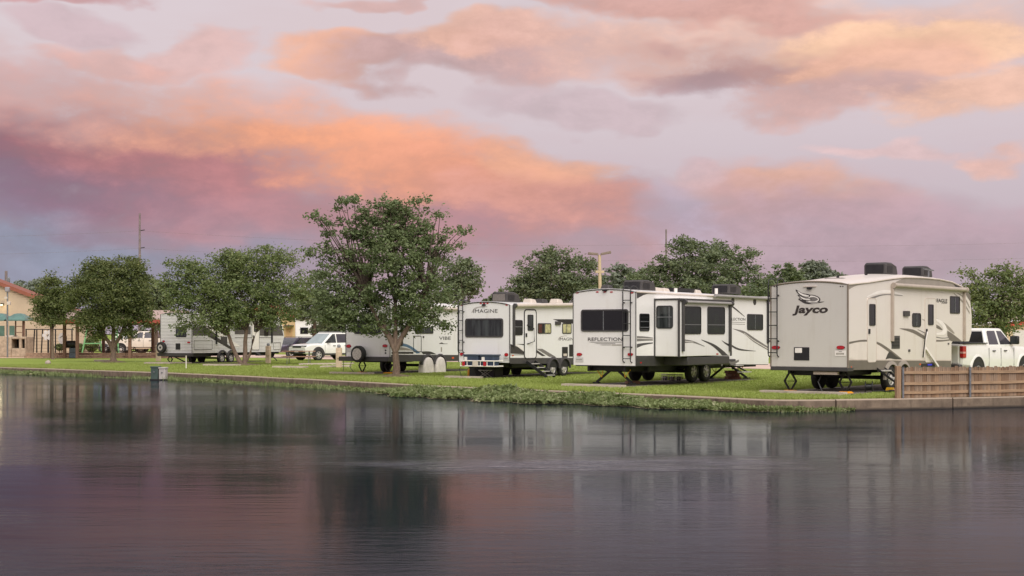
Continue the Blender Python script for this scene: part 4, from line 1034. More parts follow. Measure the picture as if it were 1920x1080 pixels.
# ------------------------------------------------------------------ white trailer behind the big tree
def build_spare_trailer():
    W = 2.44; L = 8.2
    T, R, S = rig('travel_trailer', 'white trailer with spare tyre behind the large tree', 731.5, 44.0, 33.5)
    zb = S.px(732, 669)[1]; zr = zb + 2.28
    prof = [(0, zb, 0), (0, zr, 1), (L * .6, zr, 1), (L - .6, zr - .05, 1), (L - .1, zr - .45, 0), (L, zr - .9, 0), (L - .15, zb + .3, 0), (L - .4, zb, 0)]
    profile_body(T, prof, W, WHITE2, 'body', .10, (4, 5)); rear_trim(T, W, zb, zr, CHAR, .10, .035)
    R2 = Face(T, 'rear', -.004)
    lamp(R2, 654, 649, 8, 5.5); lamp(R2, 722, 648.5, 8.5, 5)
    for x in (655, 688, 722): lamp(R2, x, 573, 4, 1.6, RED, 'marker_light')
    R2.plate('licence_plate', 650, 653.5, 659.5, 659.5, mat('grey_plate', lin(198, 196, 194)), 0, .01)
    for y in (657, 662): lamp(R2, 723, y, 2.6, 2.6, BLACK, 'cable_inlet')
    R2.window(664, 600, 714, 626, GLASS, vm=(.5,), r=.09)
    R2.prism([(-W - .3, zb - .20), (.0, zb - .20), (.0, zb - .01), (-W - .3, zb - .01)], -.12, .14).build('rear_bumper', CHAR, T, bevel=.01)
    a, z = R2.px(680.5, 663.7)
    sp = MB().add(*_disc_y((a, -.30, z), .36, .11, 30)).build('spare_wheel', RUBBER, T, bevel=.035)
    MB().add(*_disc_y((a, -.415, z), .25, .006, 24)).build('tyre_cover', mat('printed_cover_grey', lin(190, 182, 176), .5, 0, .3, 14), sp)
    S.window(778, 613, 812, 625.5, GLASS_L, vm=(.5,), r=.05)
    S.outline('baggage_door', 775, 629.5, 790, 660, BLACK, .028, .06)
    S.strip('swoosh', [(734, 643), (757, 644), (772, 650), (788, 662)], [(734, 650), (757, 649.5), (770, 654.5), (781, 663)], BLUEV)
    S.strip('swoosh', [(734, 652), (757, 651.5), (774, 657)], [(734, 657.5), (757, 657), (774, 657.5)], TAUPE_L)
    S.strip('swoosh', [(734, 659.5), (775, 659.5)], [(734, 663.5), (775, 663.5)], DARKV)
    S.strip('swoosh', [(789, 659), (806, 659), (818, 664)], [(793, 664), (806, 664), (818, 664.4)], DARKV)
    S.strip('lower_panel', [(733, 665), (862, 665.5)], [(733, 678), (862, 677)], CHAR, .006)
    S.text('VIBE', 823, 631, 845, 637.2, DARKV, .004)
    S.strip('mountain_mark', [(823, 644.5), (828, 642), (832, 644), (839, 644.2)], [(823, 645), (828, 644.7), (832, 645), (839, 645)], DARKV)
    S.plate('badge', 826.5, 651, 828.6, 659.5, TAUPE_L, 0, .004)
    lamp(S, 832, 604, 4.5, 5, SHROUD, 'speaker'); lamp(S, 849, 671, 4, 3, AMBER, 'marker_light'); S.plate('porch_light', 792.5, 630, 794.5, 633.5, CHAR, 0, .03)
    awning(S, 752, 578, 858, 579.5, 648, 640, TRIM, CHAR, .07, (True, False))
    u1 = S.px(803, 690)[0] - .05
    chassis(T, W, L - .3, zb + .02, u1, .34, k=.96, gap=S.px(831, 690)[0] - S.px(803, 690)[0])
    for u in (u1, u1 + .9): fender(S, u, .40, .34 + .50, .07, CHAR, .05)
    for x in (-.5, -W + .5): scissor_jack(T, x, .5, zb - .1, ORANGE)
    MB().tube([(-W + .4, -.02, zb - .1), (-W + .5, -.35, .3), (-W + .9, -.5, .03)], .014, 6).build('power_cord', BLACK, T)
    aircon(Face(T, 'side', -.8), 776, 578, .95, .72, .3, mt=TRIM); roof_vent(Face(T, 'side', -.8), 830, 577, .45, .12, TRIM)
    pad(T, -.55, 8, -W - .2, -.4)
    for i, x in enumerate((803, 830.5)):
        u = u1 + .9 * i
        c = T.matrix_basis @ Vector((.06, u, 0.0))
        pr = [(-.36, .02), (-.35, .30), (-.28, .52), (-.14, .66), (.02, .70), (.18, .65), (.30, .50), (.35, .28), (.36, .02)]
        fc = lambda xx, k_: [(xx, a * k_, z * (1 - (1 - k_) * .5)) for a, z in pr]
        mb = MB(); lp = [fc(-.30, 1.0), fc(-.05, 1.03), fc(.03, .97), fc(.055, .80)]; n = len(pr)
        mb.add([p for l in lp for p in l], [tuple(3 * n + j for j in range(n))] + [(r_ * n + j, r_ * n + j + 1, (r_ + 1) * n + j + 1, (r_ + 1) * n + j) for r_ in range(3) for j in range(n - 1)])
        o = mb.build('wheel_cover', mat('white_canvas', lin(214, 206, 198), .8, 0, .12, 5, .4, 9), None, ang=60)
        o.location = c; o.rotation_euler = (0, 0, T.rotation_euler.z)
        tag(o, ('white fabric cover over the trailer wheel nearer the tree trunk', 'white fabric cover over the trailer wheel nearer the blue tubs')[i], 'wheel cover', 'white wheel covers')
    return T
VIB = build_spare_trailer()

# ------------------------------------------------------------------ ribbed trailer at the left
def build_ribbed_trailer():
    W = 2.40
    T, R, S = rig('travel_trailer', 'ribbed white and grey trailer behind the multi-stemmed tree', 360, 32.4, 29.0)
    zb = S.px(361, 662)[1]; zr = zb + 2.30; L = S.px(533, 632)[0]
    prof = [(0, zb, 0), (0, zr, 1), (L * .7, zr, 1), (L - .65, zr - .05, 1), (L - .35, zr - .30, 0), (L - .10, zr - .9, 0), (L, zr - 1.35, 0), (L - .40, zb, 0)]
    profile_body(T, prof, W, RIBBED, 'body', .06); rear_trim(T, W, zb, zr, CHAR, .06, .03)
    R2 = Face(T, 'rear', -.004)
    R2.window(330, 613, 349.5, 632, GLASS_L, r=.06); R2.plate('access_hatch', 329.5, 644, 338, 655.5, BLACK); lamp(R2, 354, 642, 5, 3); lamp(R2, 307, 640, 4, 3)
    R2.prism([(-W - .15, zb - .20), (.03, zb - .20), (.03, zb), (-W - .15, zb)], -.1, .12).build('rear_bumper', CHAR, T, bevel=.01)
    a, z = R2.px(309, 651.5)
    sp = MB().add(*_disc_y((a, -.28, z), .33, .10, 28)).build('spare_wheel', RUBBER, T, bevel=.04)
    MB().add(*_disc_y((a, -.385, z), .17, .008, 20)).build('rim', ALU, sp)
    MB().add(*_disc_y((a, -.395, z), .07, .006, 14)).build('hub', FRAME, sp)
    S.strip('grey_band', [(361, 613), (395, 613), (430, 613)], [(361, 629), (391, 629), (430, 629)], RIBBED_D, .006)
    S.decal('stripe', [(388, 629), (402, 629), (440, 655), (432, 655)], DARKV, .007, 0)
    S.decal('stripe', [(384, 612), (396, 612), (452, 650), (440, 650)], WHITEV, .009, 0)
    S.strip('grey_band', [(440, 612), (470, 612)], [(440, 627), (470, 627)], RIBBED_D, .006)
    S.strip('grey_band', [(487, 611), (510, 611), (527, 611)], [(487, 629.5), (510, 629.5), (531.5, 629.5)], RIBBED_D, .006)
    S.outline('storage_door', 363.6, 637.4, 398, 655.6, GREYV, .025, .07); S.outline('storage_door', 512.5, 642, 526, 655.5, GREYV, .025, .05)
    S.plate('furnace_vent', 414, 631, 426, 645, CHAR)
    door(S, 472.5, 604, 485.5, 655.5, (476, 610, 483, 622), GLASS_L, CHAR, WHITEV, .06, .02)
    S.window(495, 600, 503, 630, GLASS, hm=(.5,), r=.05); S.window(440, 604, 462, 618, GLASS, vm=(.5,), r=.06)
    awning(S, 405, 594, 509, 596, 645, 643, CHAR, BLACK, .07)
    S.strip('belt_line', [(440, 632.5), (508, 632.5)], [(440, 633.3), (508, 633.3)], GREYV, .008)
    u1 = S.px(416.4, 671)[0]
    chassis(T, W, L - .5, zb + .02, u1, .31, k=.87, gap=.82)
    for u in (u1, u1 + .82): fender(S, u, .35, .31 + .45, .10, CHAR, .06)
    scissor_jack(T, -W + .55, .2, zb - .18); scissor_jack(T, -.5, .3, zb - .18)
    MB().bar((-1.5, .1, zb - .2), (-.7, .3, .05), .06).build('stabilizer_leg', FRAME, T)
    us = S.px(480, 663)[0]
    st = MB().bar((0, us, zb - .02), (.35, us, zb - .2), .3, .04).build('entry_step', FRAME, T)
    MB().box(.2, .5, us - .3, us + .5, zb - .22, zb - .18).build('tread', BLACK, st)
    MB().bar((-.5, L - .9, zb - .05), (-.1, L - .6, .04), .06).build('stabilizer_leg', FRAME, T)
    MB().bar((-W / 2, L - .5, zb - .05), (-W / 2, L + .9, zb - .1), .12).build('tongue', FRAME, T)
    aircon(Face(T, 'side', -.8), 440, 590, .95, .7, .3, mt=TRIM)
    pad(T, -.4, 7, -W + .3, .35)
    return T
SPO = build_ribbed_trailer()

# ------------------------------------------------------------------ road vehicles
def car_body(root, st, paint, name='body'):
    """st: stations from tail to nose (y, half width, z bottom, z belt, z top, top half width)"""
    mb = MB(); vs = []; n = 12
    for y, w, zb, zm, zt, wt_ in st:
        h = [(w * .90, zb), (w * .985, zb + .10), (w, zb + (zm - zb) * .45), (w * .985, zm), (wt_, zt), (wt_ * .5, zt + .02)]
        vs += [(x, y, z) for x, z in h] + [(-x, y, z) for x, z in h[::-1]]
    k = len(st)
    fs = [tuple(range(n)), tuple((k - 1) * n + i for i in range(n))[::-1]] + [(j * n + i, j * n + (i + 1) % n, (j + 1) * n + (i + 1) % n, (j + 1) * n + i) for j in range(k - 1) for i in range(n)]
    return mb.add(vs, fs).build(name, paint, root, ang=32)
def cab(root, paint, yr0, yf0, yr1, yf1, zb, zt, w0, w1):
    a = [(-w0, yr0, zb), (w0, yr0, zb), (w0, yf0, zb), (-w0, yf0, zb)]; b = [(-w1, yr1, zt), (w1, yr1, zt), (w1, yf1, zt), (-w1, yf1, zt)]
    return MB().hexa(a, b).build('cab', paint, root, bevel=.07)
def side_pane(root, pts, zb, zt, w0, w1, glass, side, name='side_window'):
    f = lambda z: w0 + (w1 - w0) * (z - zb) / (zt - zb)
    q = [(side * (f(z) + .004), y, z) for y, z in pts]; r = [(side * (f(z) - .02), y, z) for y, z in pts]
    return MB().hexa(r, q).build(name, glass, root)
def end_pane(root, y0, z0, y1, z1, w0, w1, glass, name, e):
    m = .06
    L = lambda d: [(-w0 + m, y0 + d, z0), (w0 - m, y0 + d, z0), (w1 - m, y1 + d, z1), (-w1 + m, y1 + d, z1)]
    return MB().hexa(L(0), L(e)).build(name, glass, root)
def arch(root, side, w, y, r, zc, mt=None):
    n = 18
    v = [(side * (w + d), y + r * math.cos(t), zc + r * math.sin(t)) for d in (-.10, .006) for t in (math.radians(-25 + 230 * i / n) for i in range(n + 1))]
    k = n + 1
    return MB().add(v, [tuple(range(k)), tuple(range(k, 2 * k))[::-1]] + [(i, (i + 1) % k, k + (i + 1) % k, k + i) for i in range(k)]).build('wheel_well', mt or BLACK, root)
def flare(root, side, w, y, r, zc, mt, t=.07):
    n = 14; vs = []
    for rr, d in ((r, 0), (r, .035), (r + t, .02), (r + t, -.02)):
        vs += [(side * (w + d), y + rr * math.cos(a), zc + rr * math.sin(a)) for a in (math.radians(-12 + 204 * i / n) for i in range(n + 1))]
    k = n + 1
    return MB().add(vs, [(L * k + i, L * k + i + 1, ((L + 1) % 4) * k + i + 1, ((L + 1) % 4) * k + i) for L in range(4) for i in range(n)]).build('wheel_arch', mt, root)

def build_pickup(name, label, paint, glass, loc, rz):
    T = empty(name, loc, rz, label, 'pickup truck')
    W = 1.0; y0 = -2.95
    st = [(-2.95, .90, .62, 1.20, 1.34, .86), (-2.90, .97, .60, 1.22, 1.38, .93), (-2.2, 1.0, .56, 1.22, 1.40, .95), (-1.2, 1.0, .50, 1.22, 1.40, .95), (-.95, 1.0, .46, 1.20, 1.34, .95),
          (.2, 1.0, .44, 1.18, 1.30, .95), (1.15, 1.0, .46, 1.16, 1.29, .93), (1.9, .99, .50, 1.12, 1.27, .90), (2.5, .97, .52, 1.05, 1.22, .88), (2.80, .92, .52, 1.0, 1.12, .84), (2.90, .82, .55, .95, 1.02, .78)]
    car_body(T, st, paint)
    MB().box(-.80, .80, -2.80, -1.15, 1.30, 1.445).build('bed_liner', BLACK, T)
    for s in (-1, 1): MB().box(s * .95 - .06, s * .95 + .06, -2.88, -1.12, 1.39, 1.43).build('bed_rail', BLACK, T, bevel=.015)
    cab(T, paint, -1.08, 1.15, -.92, .42, 1.27, 1.93, .95, .76)
    z0, z1, w0, w1 = 1.27, 1.93, .95, .76
    for s in (-1, 1):
        side_pane(T, [(-.86, 1.36), (-.80, 1.80), (-.72, 1.84), (-.16, 1.84), (-.12, 1.36)], z0, z1, w0, w1, glass, s)
        side_pane(T, [(.02, 1.36), (-.02, 1.84), (.34, 1.83), (.86, 1.42), (.90, 1.36)], z0, z1, w0, w1, glass, s)
        for y in (-1.0, -.06, .98): MB().box(s * .996 - .006, s * .996 + .006, y - .008, y + .008, .60, 1.24).build('door_seam', CHAR, T)
        for y in (-.62, .28): MB().box(s * 1.0 - .025, s * 1.0 + .03, y - .10, y + .10, 1.12, 1.16).build('door_handle', CHAR, T, bevel=.008)
        m = MB().box(s * 1.08 - .16, s * 1.08 + .16, .78, .92, 1.36, 1.66).build('mirror', BLACK, T, bevel=.04)
        MB().box(s * 1.08 - .13, s * 1.08 + .13, .765, .785, 1.40, 1.63).build('mirror_glass', GLASS_L, m)
        l = MB().box(s * .93 - .06, s * .93 + .075, -2.965, -2.72, .92, 1.32).build('tail_light', RED, T, bevel=.02)
        MB().box(s * .93 - .05, s * .93 + .08, -2.97, -2.80, 1.07, 1.13).build('reverse_lens', mat('pink_lens', lin(226, 170, 160), .3, 0, .1), l)
        for y in (-1.85, 1.80):
            arch(T, s, 1.0, y, .50, .46); flare(T, s, .985, y, .50, .46, paint)
            wheel(T, s * .895, y, .40, s, WM_BIG)
        MB().box(s * .9 - .05, s * .9 + .08, 2.55, 2.86, .88, 1.08).build('headlight', GLASS_L, T, bevel=.03)
    MB().box(-.84, .84, -2.985, -2.94, .72, 1.33).build('tailgate', paint, T, bevel=.02)
    MB().box(-.96, .96, -3.12, -2.90, .52, .70).build('rear_bumper', CHAR, T, bevel=.04)
    MB().box(-.92, .92, 2.80, 2.98, .48, .72).build('front_bumper', STEEL, T, bevel=.05)
    MB().box(-.6, .6, 2.82, 2.90, .76, 1.0).build('grille', BLACK, T)
    end_pane(T, -1.075, 1.33, -.945, 1.82, .90, .76, GLASS, 'rear_window', -.03); end_pane(T, 1.06, 1.33, .52, 1.84, .90, .76, glass, 'windshield', .03)
    return T
TRUCK_GLASS = mat('tinted_sky_glass', lin(64, 62, 68), .05, 0, .2, 1.2, spec=.5)
u = Face(JAY, 'side', -.22).px(1834, 690)[0]
pr = JAY.matrix_basis @ Vector((-.22, u, 0)); yaw = JAY.rotation_euler.z + math.radians(-5)
loc = pr + Matrix.Rotation(yaw, 3, 'Z') @ Vector((-1.0, 1.85, 0))
build_pickup('pickup_truck', 'white crew cab pickup truck parked behind the wooden fence', CAR_W, TRUCK_GLASS, loc, yaw)
Y = 121
build_pickup('pickup_truck', 'cream pickup truck parked beyond the picnic pavilion', CAR_C, TRUCK_GLASS, ((232 - MID) / FOC * Y + 1.8, Y, 0), math.radians(92))

def build_suv(name, label, paint, loc, rz, low=False):
    T = empty(name, loc, rz, label, 'car')
    zt = 1.08 if not low else .92; H = 1.80 if not low else 1.45; q = .12 if not low else 0.0
    st = [(-2.42, .86, .55, .92, zt, .80), (-2.36, .95, .48, .98, zt + .02, .86), (-1.6, .975, .40, 1.0, zt + .03, .90), (0, .98, .38, .98, zt + .02, .91), (.95, .98, .38, .97, zt + .02, .90), (1.5, .97, .40, .93 + q / 2, zt, .86),
          (2.05, .965, .42, .86 + q, zt - .04, .82), (2.36, .93, .44, .76 + q, zt - .10, .78), (2.46, .84, .46, .70 + q, .78 + q, .74)]
    car_body(T, st, paint)
    cab(T, paint, -2.30, 1.15, -1.95, .22, zt - .02, H, .90, .70)
    z0, z1, w0, w1 = zt - .02, H, .90, .70
    top = H - .10
    for s in (-1, 1):
        side_pane(T, [(-1.95, zt + .09), (-1.80, top), (-1.02, top + .01), (-1.02, zt + .07)], z0, z1, w0, w1, TRUCK_GLASS, s)
        side_pane(T, [(-.95, zt + .07), (-.95, top + .01), (-.12, top + .01), (-.10, zt + .06)], z0, z1, w0, w1, TRUCK_GLASS, s)
        side_pane(T, [(-.03, zt + .06), (-.03, top + .01), (.16, top), (.88, zt + .08), (.90, zt + .06)], z0, z1, w0, w1, GLASS_L, s)
        MB().box(s * 1.02 - .11, s * 1.02 + .11, .62, .76, zt + .06, zt + .22).build('mirror', BLACK, T, bevel=.04)
        for y in (-1.0, -.06, .95): MB().box(s * .975 - .005, s * .975 + .006, y - .007, y + .007, .50, zt - .05).build('door_seam', CHAR, T)
        for y in (-.75, .2): MB().box(s * .985 - .02, s * .985 + .025, y - .10, y + .10, zt - .14, zt - .10).build('door_handle', STEEL, T)
        MB().box(s * .95 - .03, s * .95 + .045, -1.0, 1.0, .36, .46).build('side_sill', CHAR, T)
        for y in (-1.50, 1.48):
            arch(T, s, .975, y, .46, .40, CHAR); flare(T, s, .96, y, .45, .40, CHAR, .05); wheel(T, s * .885, y, .375, s, WM_BIG, k=.94)
        MB().box(s * .66 - .19, s * .66 + .22, 2.32, 2.455, .77 + q, .855 + q).build('headlight', GLASS_L, T, bevel=.02)
        MB().box(s * .70 - .14, s * .70 + .14, 2.38, 2.49, .50, .58).build('fog_light', BLACK, T)
        MB().box(s * .88 - .08, s * .88 + .05, -2.44, -2.25, .85, 1.02).build('tail_light', RED, T, bevel=.02)
        MB().tube([(s * .64, -1.8, H + .02), (s * .64, -1.7, H + .05), (s * .64, .1, H + .05), (s * .64, .2, H + .01)], .018, 6).build('roof_rail', STEEL, T)
    g = MB().box(-.44, .44, 2.40, 2.475, .71 + q, .845 + q).build('grille', BLACK, T, bevel=.01)
    for i in range(7): MB().box(-.37 + .123 * i - .012, -.37 + .123 * i + .012, 2.46, 2.485, .72 + q, .835 + q).build('grille_bar', STEEL, g)
    MB().box(-.62, .62, 2.40, 2.50, .42, .60 + q / 2).build('lower_intake', BLACK, T, bevel=.02)
    MB().box(-.20, .20, 2.49, 2.505, .55, .63).build('licence_plate', WHITEV, T)
    end_pane(T, 1.10, zt + .03, .32, H - .07, .88, .70, mat('windshield_glass', lin(150, 164, 164), .05, 0, .15, 1.5, spec=.8) if not low else GLASS_L, 'windshield', .03)
    end_pane(T, -2.27, zt + .08, -2.02, H - .09, .88, .70, GLASS, 'rear_window', -.03)
    return T
def drop_vehicle(fn, name, label, paint, px, py, wheel_local, rzdeg, **kw):
    p = ground(px, py); rz = math.radians(rzdeg); M = Matrix.Rotation(rz, 3, 'Z')
    q = Vector((p.x, p.y, 0)) - M @ Vector(wheel_local); return fn(name, label, paint, q, rz, **kw)
drop_vehicle(build_suv, 'parked_suv', 'white SUV parked between the two middle trailers', CAR_W, 597, 676.5, (-.95, 1.48, 0), 136)
drop_vehicle(build_suv, 'parked_car', 'dark purple car half hidden behind the ribbed trailer nose', CAR_D, 545, 671, (-.95, 1.48, 0), 150, low=True)
drop_vehicle(build_suv, 'parked_car', 'white car mostly hidden behind the dense left tree', CAR_C, 196, 664, (-.95, 1.48, 0), 100)

# ------------------------------------------------------------------ wooden fence on the wall
fence = empty('wooden_fence', (0, 0, 0), 0, 'weathered wooden picket fence with grey metal posts on the wall', 'fence')
F0 = float(bank_s(ground(1691, 747.5).x)); FN = .15
hh = .83; pw = .128
pk = MB().hexa([(-pw / 2, -.009, 0), (pw / 2, -.009, 0), (pw / 2, -.009, hh - .035), (pw / 2 - .03, -.009, hh), (-pw / 2 + .03, -.009, hh), (-pw / 2, -.009, hh - .035)],
               [(-pw / 2, .009, 0), (pw / 2, .009, 0), (pw / 2, .009, hh - .035), (pw / 2 - .03, .009, hh), (-pw / 2 + .03, .009, hh), (-pw / 2, .009, hh - .035)]).mesh('picket', None, smooth=False)
# each board its own grain: three tints of the same timber
PWS = [mat('fence_wood_%s' % n, lin(*c_), .82, 0, .26, 2.0, .5, 20, stretch=(14, 14, .9)) for n, c_ in (('tan', (150, 122, 95)), ('brown', (126, 100, 77)), ('grey', (142, 120, 99)))]
pks = []
for m_ in PWS:
    q = pk.copy(); q.materials.append(m_); pks.append(q)
N = 88
for i in range(N):
    x, y, a, b = bank(F0 + .10 + i * (pw + .004))
    o = place(pks[random.choice((0, 1, 1, 2, 2))], 'picket', fence, (x + a * (FN + .03), y + b * (FN + .03), .02), (random.uniform(-.01, .01), random.uniform(-.012, .012), math.atan2(-a, b) * 1 + 0))
    o.scale = (random.uniform(.96, 1.04), 1, random.uniform(.965, 1.025))
sp = [0, 2.18, 4.42, 6.6, 8.9, 11.2]
for i in range(5):
    for z in (.07 + .10, .41, .70):
        mb = MB(); A = []
        for t in (0, .5, 1):
            x, y, a, b = bank(F0 + .03 + sp[i] + (sp[i + 1] - sp[i] - .02) * t); A.append((x, y, a, b))
        vs = []
        for j, (x, y, a, b) in enumerate(A):
            sag = -.010 if j == 1 else random.uniform(-.006, .006)
            for d, dz in ((FN + .018, -.038), (FN + .018, .038), (FN - .02, .038), (FN - .02, -.038)): vs.append((x + a * d, y + b * d, z + dz + sag))
        mb.add(vs, [(0, 1, 2, 3), (8, 11, 10, 9)] + [(j * 4 + k, j * 4 + (k + 1) % 4, j * 4 + 4 + (k + 1) % 4, j * 4 + 4 + k) for j in range(2) for k in range(4)]).build('rail', WOOD_R, fence, smooth=False)
for i, s_ in enumerate(sp):
    x, y, a, b = bank(F0 + s_ + .02)
    d = FN - .055
    MB().tube([(x + a * d, y + b * d, .0), (x + a * d, y + b * d, (.84 if i != 2 else .74))], .032, 10).build('metal_post', STEEL, fence)
x, y, a, b = bank(F0 - .10)
MB().box(-.07, .07, -.05, .05, .0, .87).build('end_post', PWS[0], fence, bevel=.008).matrix_basis = Matrix.Translation((x + a * FN, y + b * FN, .01)) @ Matrix.Rotation(math.atan2(-a, b), 4, 'Z')

# ------------------------------------------------------------------ things on the lawn
def pedestal(px, py, label):
    p = ground(px, py); T = empty('power_pedestal', p, math.radians(-20), label, 'power pedestal', 'beige power pedestals on the lawn')
    MB().box(-.13, .13, -.11, .11, 0, 1.02).build('post', BRASS, T, bevel=.02)
    MB().box(-.02, .17, -.17, -.11, .48, .82).build('socket_cover', BRASS, T, bevel=.015)
    MB().lathe_x([(0, .07), (.02, .09), (.10, .09), (.15, .06), (.17, .01)], 14).build('lamp_cap', STEEL, T).matrix_basis = Matrix.Translation((0, 0, 1.02)) @ Matrix.Rotation(-math.pi / 2, 4, 'Y')
pedestal(635.5, 689.5, 'beige power pedestal in front of the white SUV'); pedestal(503, 681.5, 'beige power pedestal by the ribbed trailer nose'); pedestal(297, 677, 'beige power pedestal by the ribbed trailer spare wheel')

def ubox(px, label, mt, w, h, d, name, dz=0, dy=0):
    Y = 62.6 + dy; T = empty(name, ((px - MID) / FOC * Y, Y, -.26), math.radians(-42) * .3, label, 'utility box')
    MB().box(-w, w, -d, d, 0, h).build('cabinet', mt, T, bevel=.02)
    MB().box(-w - .02, w + .02, -d - .02, d + .02, h - .05, h + .02).build('lid', mt, T, bevel=.015)
    MB().box(-w - .03, w + .03, -d - .03, d + .03, -.25, .03).build('base', FRAME, T)
    MB().box(-.03, .03, -d - .03, -d, h * .55, h * .65).build('latch', STEEL, T)
ubox(292, 'dark green utility box at the water edge', mat('dark_green_box', lin(66, 82, 76), .5, 0, .12), .165, .56, .15, 'utility_box')
ubox(306.2, 'pale grey utility box beside the green one at the water edge', mat('pale_grey_box', lin(178, 172, 166), .5, 0, .1), .15, .52, .13, 'utility_box', dy=-.1)
p = ground(349, 692); T = empty('marker_stake', p, 0, 'thin white marker stake on the lawn near the utility boxes', 'stake')
MB().tube([(0, 0, -.05), (0, 0, .62)], .022, 8).build('pipe', WHITEV, T); MB().tube([(0, 0, .60), (0, 0, .66)], .03, 8).build('cap', TRIM, T)
p = ground(643.5, 697); T = empty('hose_stake', p, 0, 'thin dark stake holding a cable near the pedestal', 'stake')
MB().tube([(0, 0, -.03), (.02, 0, .62)], .014, 6).build('rod', FRAME, T); MB().tube([(.02, 0, .6), (.06, .1, .66), (.12, .3, .62)], .012, 6).build('hook', FRAME, T)
p = ground(90, 683); me = bmesh.new(); bmesh.ops.create_icosphere(me, subdivisions=3, radius=.17)
for v in me.verts: v.co *= 1 + .12 * math.sin(v.co.x * 21 + 1) * math.cos(v.co.y * 17) ; v.co.z *= .85
mm = bpy.data.meshes.new('boulder'); me.to_mesh(mm); me.free(); mm.shade_smooth(); mm.materials.append(mat('pale_stone', lin(168, 154, 144), .85, 0, .2, 8, .5, 20))
o = bpy.data.objects.new('boulder', mm); o.location = p + Vector((0, 0, .08)); COL.objects.link(o); tag(o, 'small round pale stone on the lawn by the playground', 'boulder')

TABLEW = mat('picnic_table_wood', lin(168, 132, 108), .75, 0, .2, 3, .3, 20, stretch=(1, 10, 10)); TABLEB = mat('picnic_table_brown', lin(96, 76, 66), .75, 0, .2, 3, .3, 20, stretch=(1, 10, 10))
def picnic(px, py, rz, label, L=1.85, wood=None, group=None, metal=None, dist=None):
    p = ground(px, py) if dist is None else Vector(((px - MID) / FOC * dist, dist, 0))
    T = empty('picnic_table', p, math.radians(rz), label, 'picnic table', group); wood = wood or TABLEW; metal = metal or STEEL
    for i in range(5): MB().box(-L / 2, L / 2, -.36 + i * .147, -.36 + i * .147 + .138, .72, .76).build('top_plank', wood, T)
    for y0 in (-.78, -.63, .50, .65): MB().box(-L / 2, L / 2, y0, y0 + .13, .42, .46).build('bench_plank', wood, T)
    for x in (-L * .32, L * .32):
        MB().tube([(x, -.70, .0), (x, -.70, .41), (x, -.25, .41), (x, -.25, .70), (x, .25, .70), (x, .25, .41), (x, .70, .41), (x, .70, 0)], .025, 6).build('leg_frame', metal, T)
        MB().bar((x, -.3, .40), (x, .3, .40), .04).build('cross_brace', metal, T)
picnic(560, 683, 4, 'wooden picnic table in front of the white SUV')
CRT = mat('grey_wire', lin(188, 182, 176), .5, .3, .15, 9); CRB = mat('dark_wire', lin(70, 64, 60), .5, .2, .2, 9)
for i, (px, mt_, lab) in enumerate(((1247, CRT, 'pale wire crate under the slide-out trailer, far from its wheels'), (1260, CRB, 'dark wire crate under the slide-out trailer, between two pale ones'), (1273, CRT, 'pale wire crate under the slide-out trailer, beside its wheels'))):
    T = empty('wire_crate', ground(px, 714.5 + i * .3), math.radians(-36), lab, 'crate', 'wire crates under the slide-out trailer'); w, h = .105, .25
    fr_ = MB()
    for z in (.015, h * .5, h): fr_.tube([(-w, -w, z), (w, -w, z), (w, w, z), (-w, w, z), (-w, -w, z)], .011, 5)
    for k in range(4):
        t = -w + 2 * w * k / 3
        for q in ((t, -w), (t, w), (-w, t), (w, t)): fr_.tube([(q[0], q[1], .01), (q[0], q[1], h)], .008, 5)
    fr_.build('frame', mt_, T); MB().box(-w + .01, w - .01, -w + .01, w - .01, .01, .03).build('floor', mt_, T); MB().box(-.06, .05, -.05, .06, .03, h * .7).build('contents', FRAME if i != 1 else TRIM, T, bevel=.01)

# small gear by the trailers
def wl(T, x, y, z=0): return T.matrix_basis @ Vector((x, y, z))
def block_stack(loc, label, rz, n=3, w=.26, mt=None, name='block_stack'):
    T = empty(name, loc, rz, label, 'leveling blocks'); mt = mt or mat('rust_timber', lin(142, 98, 78), .8, 0, .25, 6, .4, 16)
    for i in range(n):
        a = (i % 2) * math.pi / 2
        for d in (-.09, .09): place(MB().box(-w, w, -.08, .08, i * .11, i * .11 + .105).mesh('block', mt, smooth=False), 'block', T, (-d * math.sin(a), d * math.cos(a), 0), (0, 0, a))
u_ = Face(REF, 'side', -.6).px(1426, 712)[0]
block_stack(wl(REF, -1.2, 8.9, -.04), 'stack of timber blocks under the slide-out trailer front jack', .3)
block_stack(wl(REF, -1.55, 2.3, -.04), 'wooden block under the rear of the slide-out trailer', .2, 1, .22, TABLEW)
T = empty('water_jug', wl(IMA, -1.9, 1.6), .2, 'orange jug behind the cargo rack trailer', 'jug'); MB().box(-.11, .11, -.11, .11, 0, .30).build('body', ORANGE, T, bevel=.04); MB().tube([(0, 0, .3), (0, 0, .36)], .04, 8).build('lid', ORANGE, T)
T = empty('water_jug', wl(IMA, -2.75, 1.2), .2, 'orange jug at the ladder side of the cargo rack trailer', 'jug'); MB().box(-.10, .10, -.11, .11, 0, .30).build('body', ORANGE, T, bevel=.04); MB().tube([(0, 0, .3), (0, 0, .36)], .04, 8).build('lid', ORANGE, T)
T = empty('storage_box', wl(IMA, -1.75, .9), IMA.rotation_euler.z, 'black storage box under the cargo rack trailer rear', 'storage box'); MB().box(-.62, .62, -.3, .3, .02, .40).build('box', BLACK, T, bevel=.03); MB().box(-.64, .64, -.32, .32, .37, .43).build('lid', BLACK, T, bevel=.015)
T = empty('camp_stool', wl(IMA, -1.3, .2), IMA.rotation_euler.z, 'small folding steel stool under the cargo rack', 'stool')
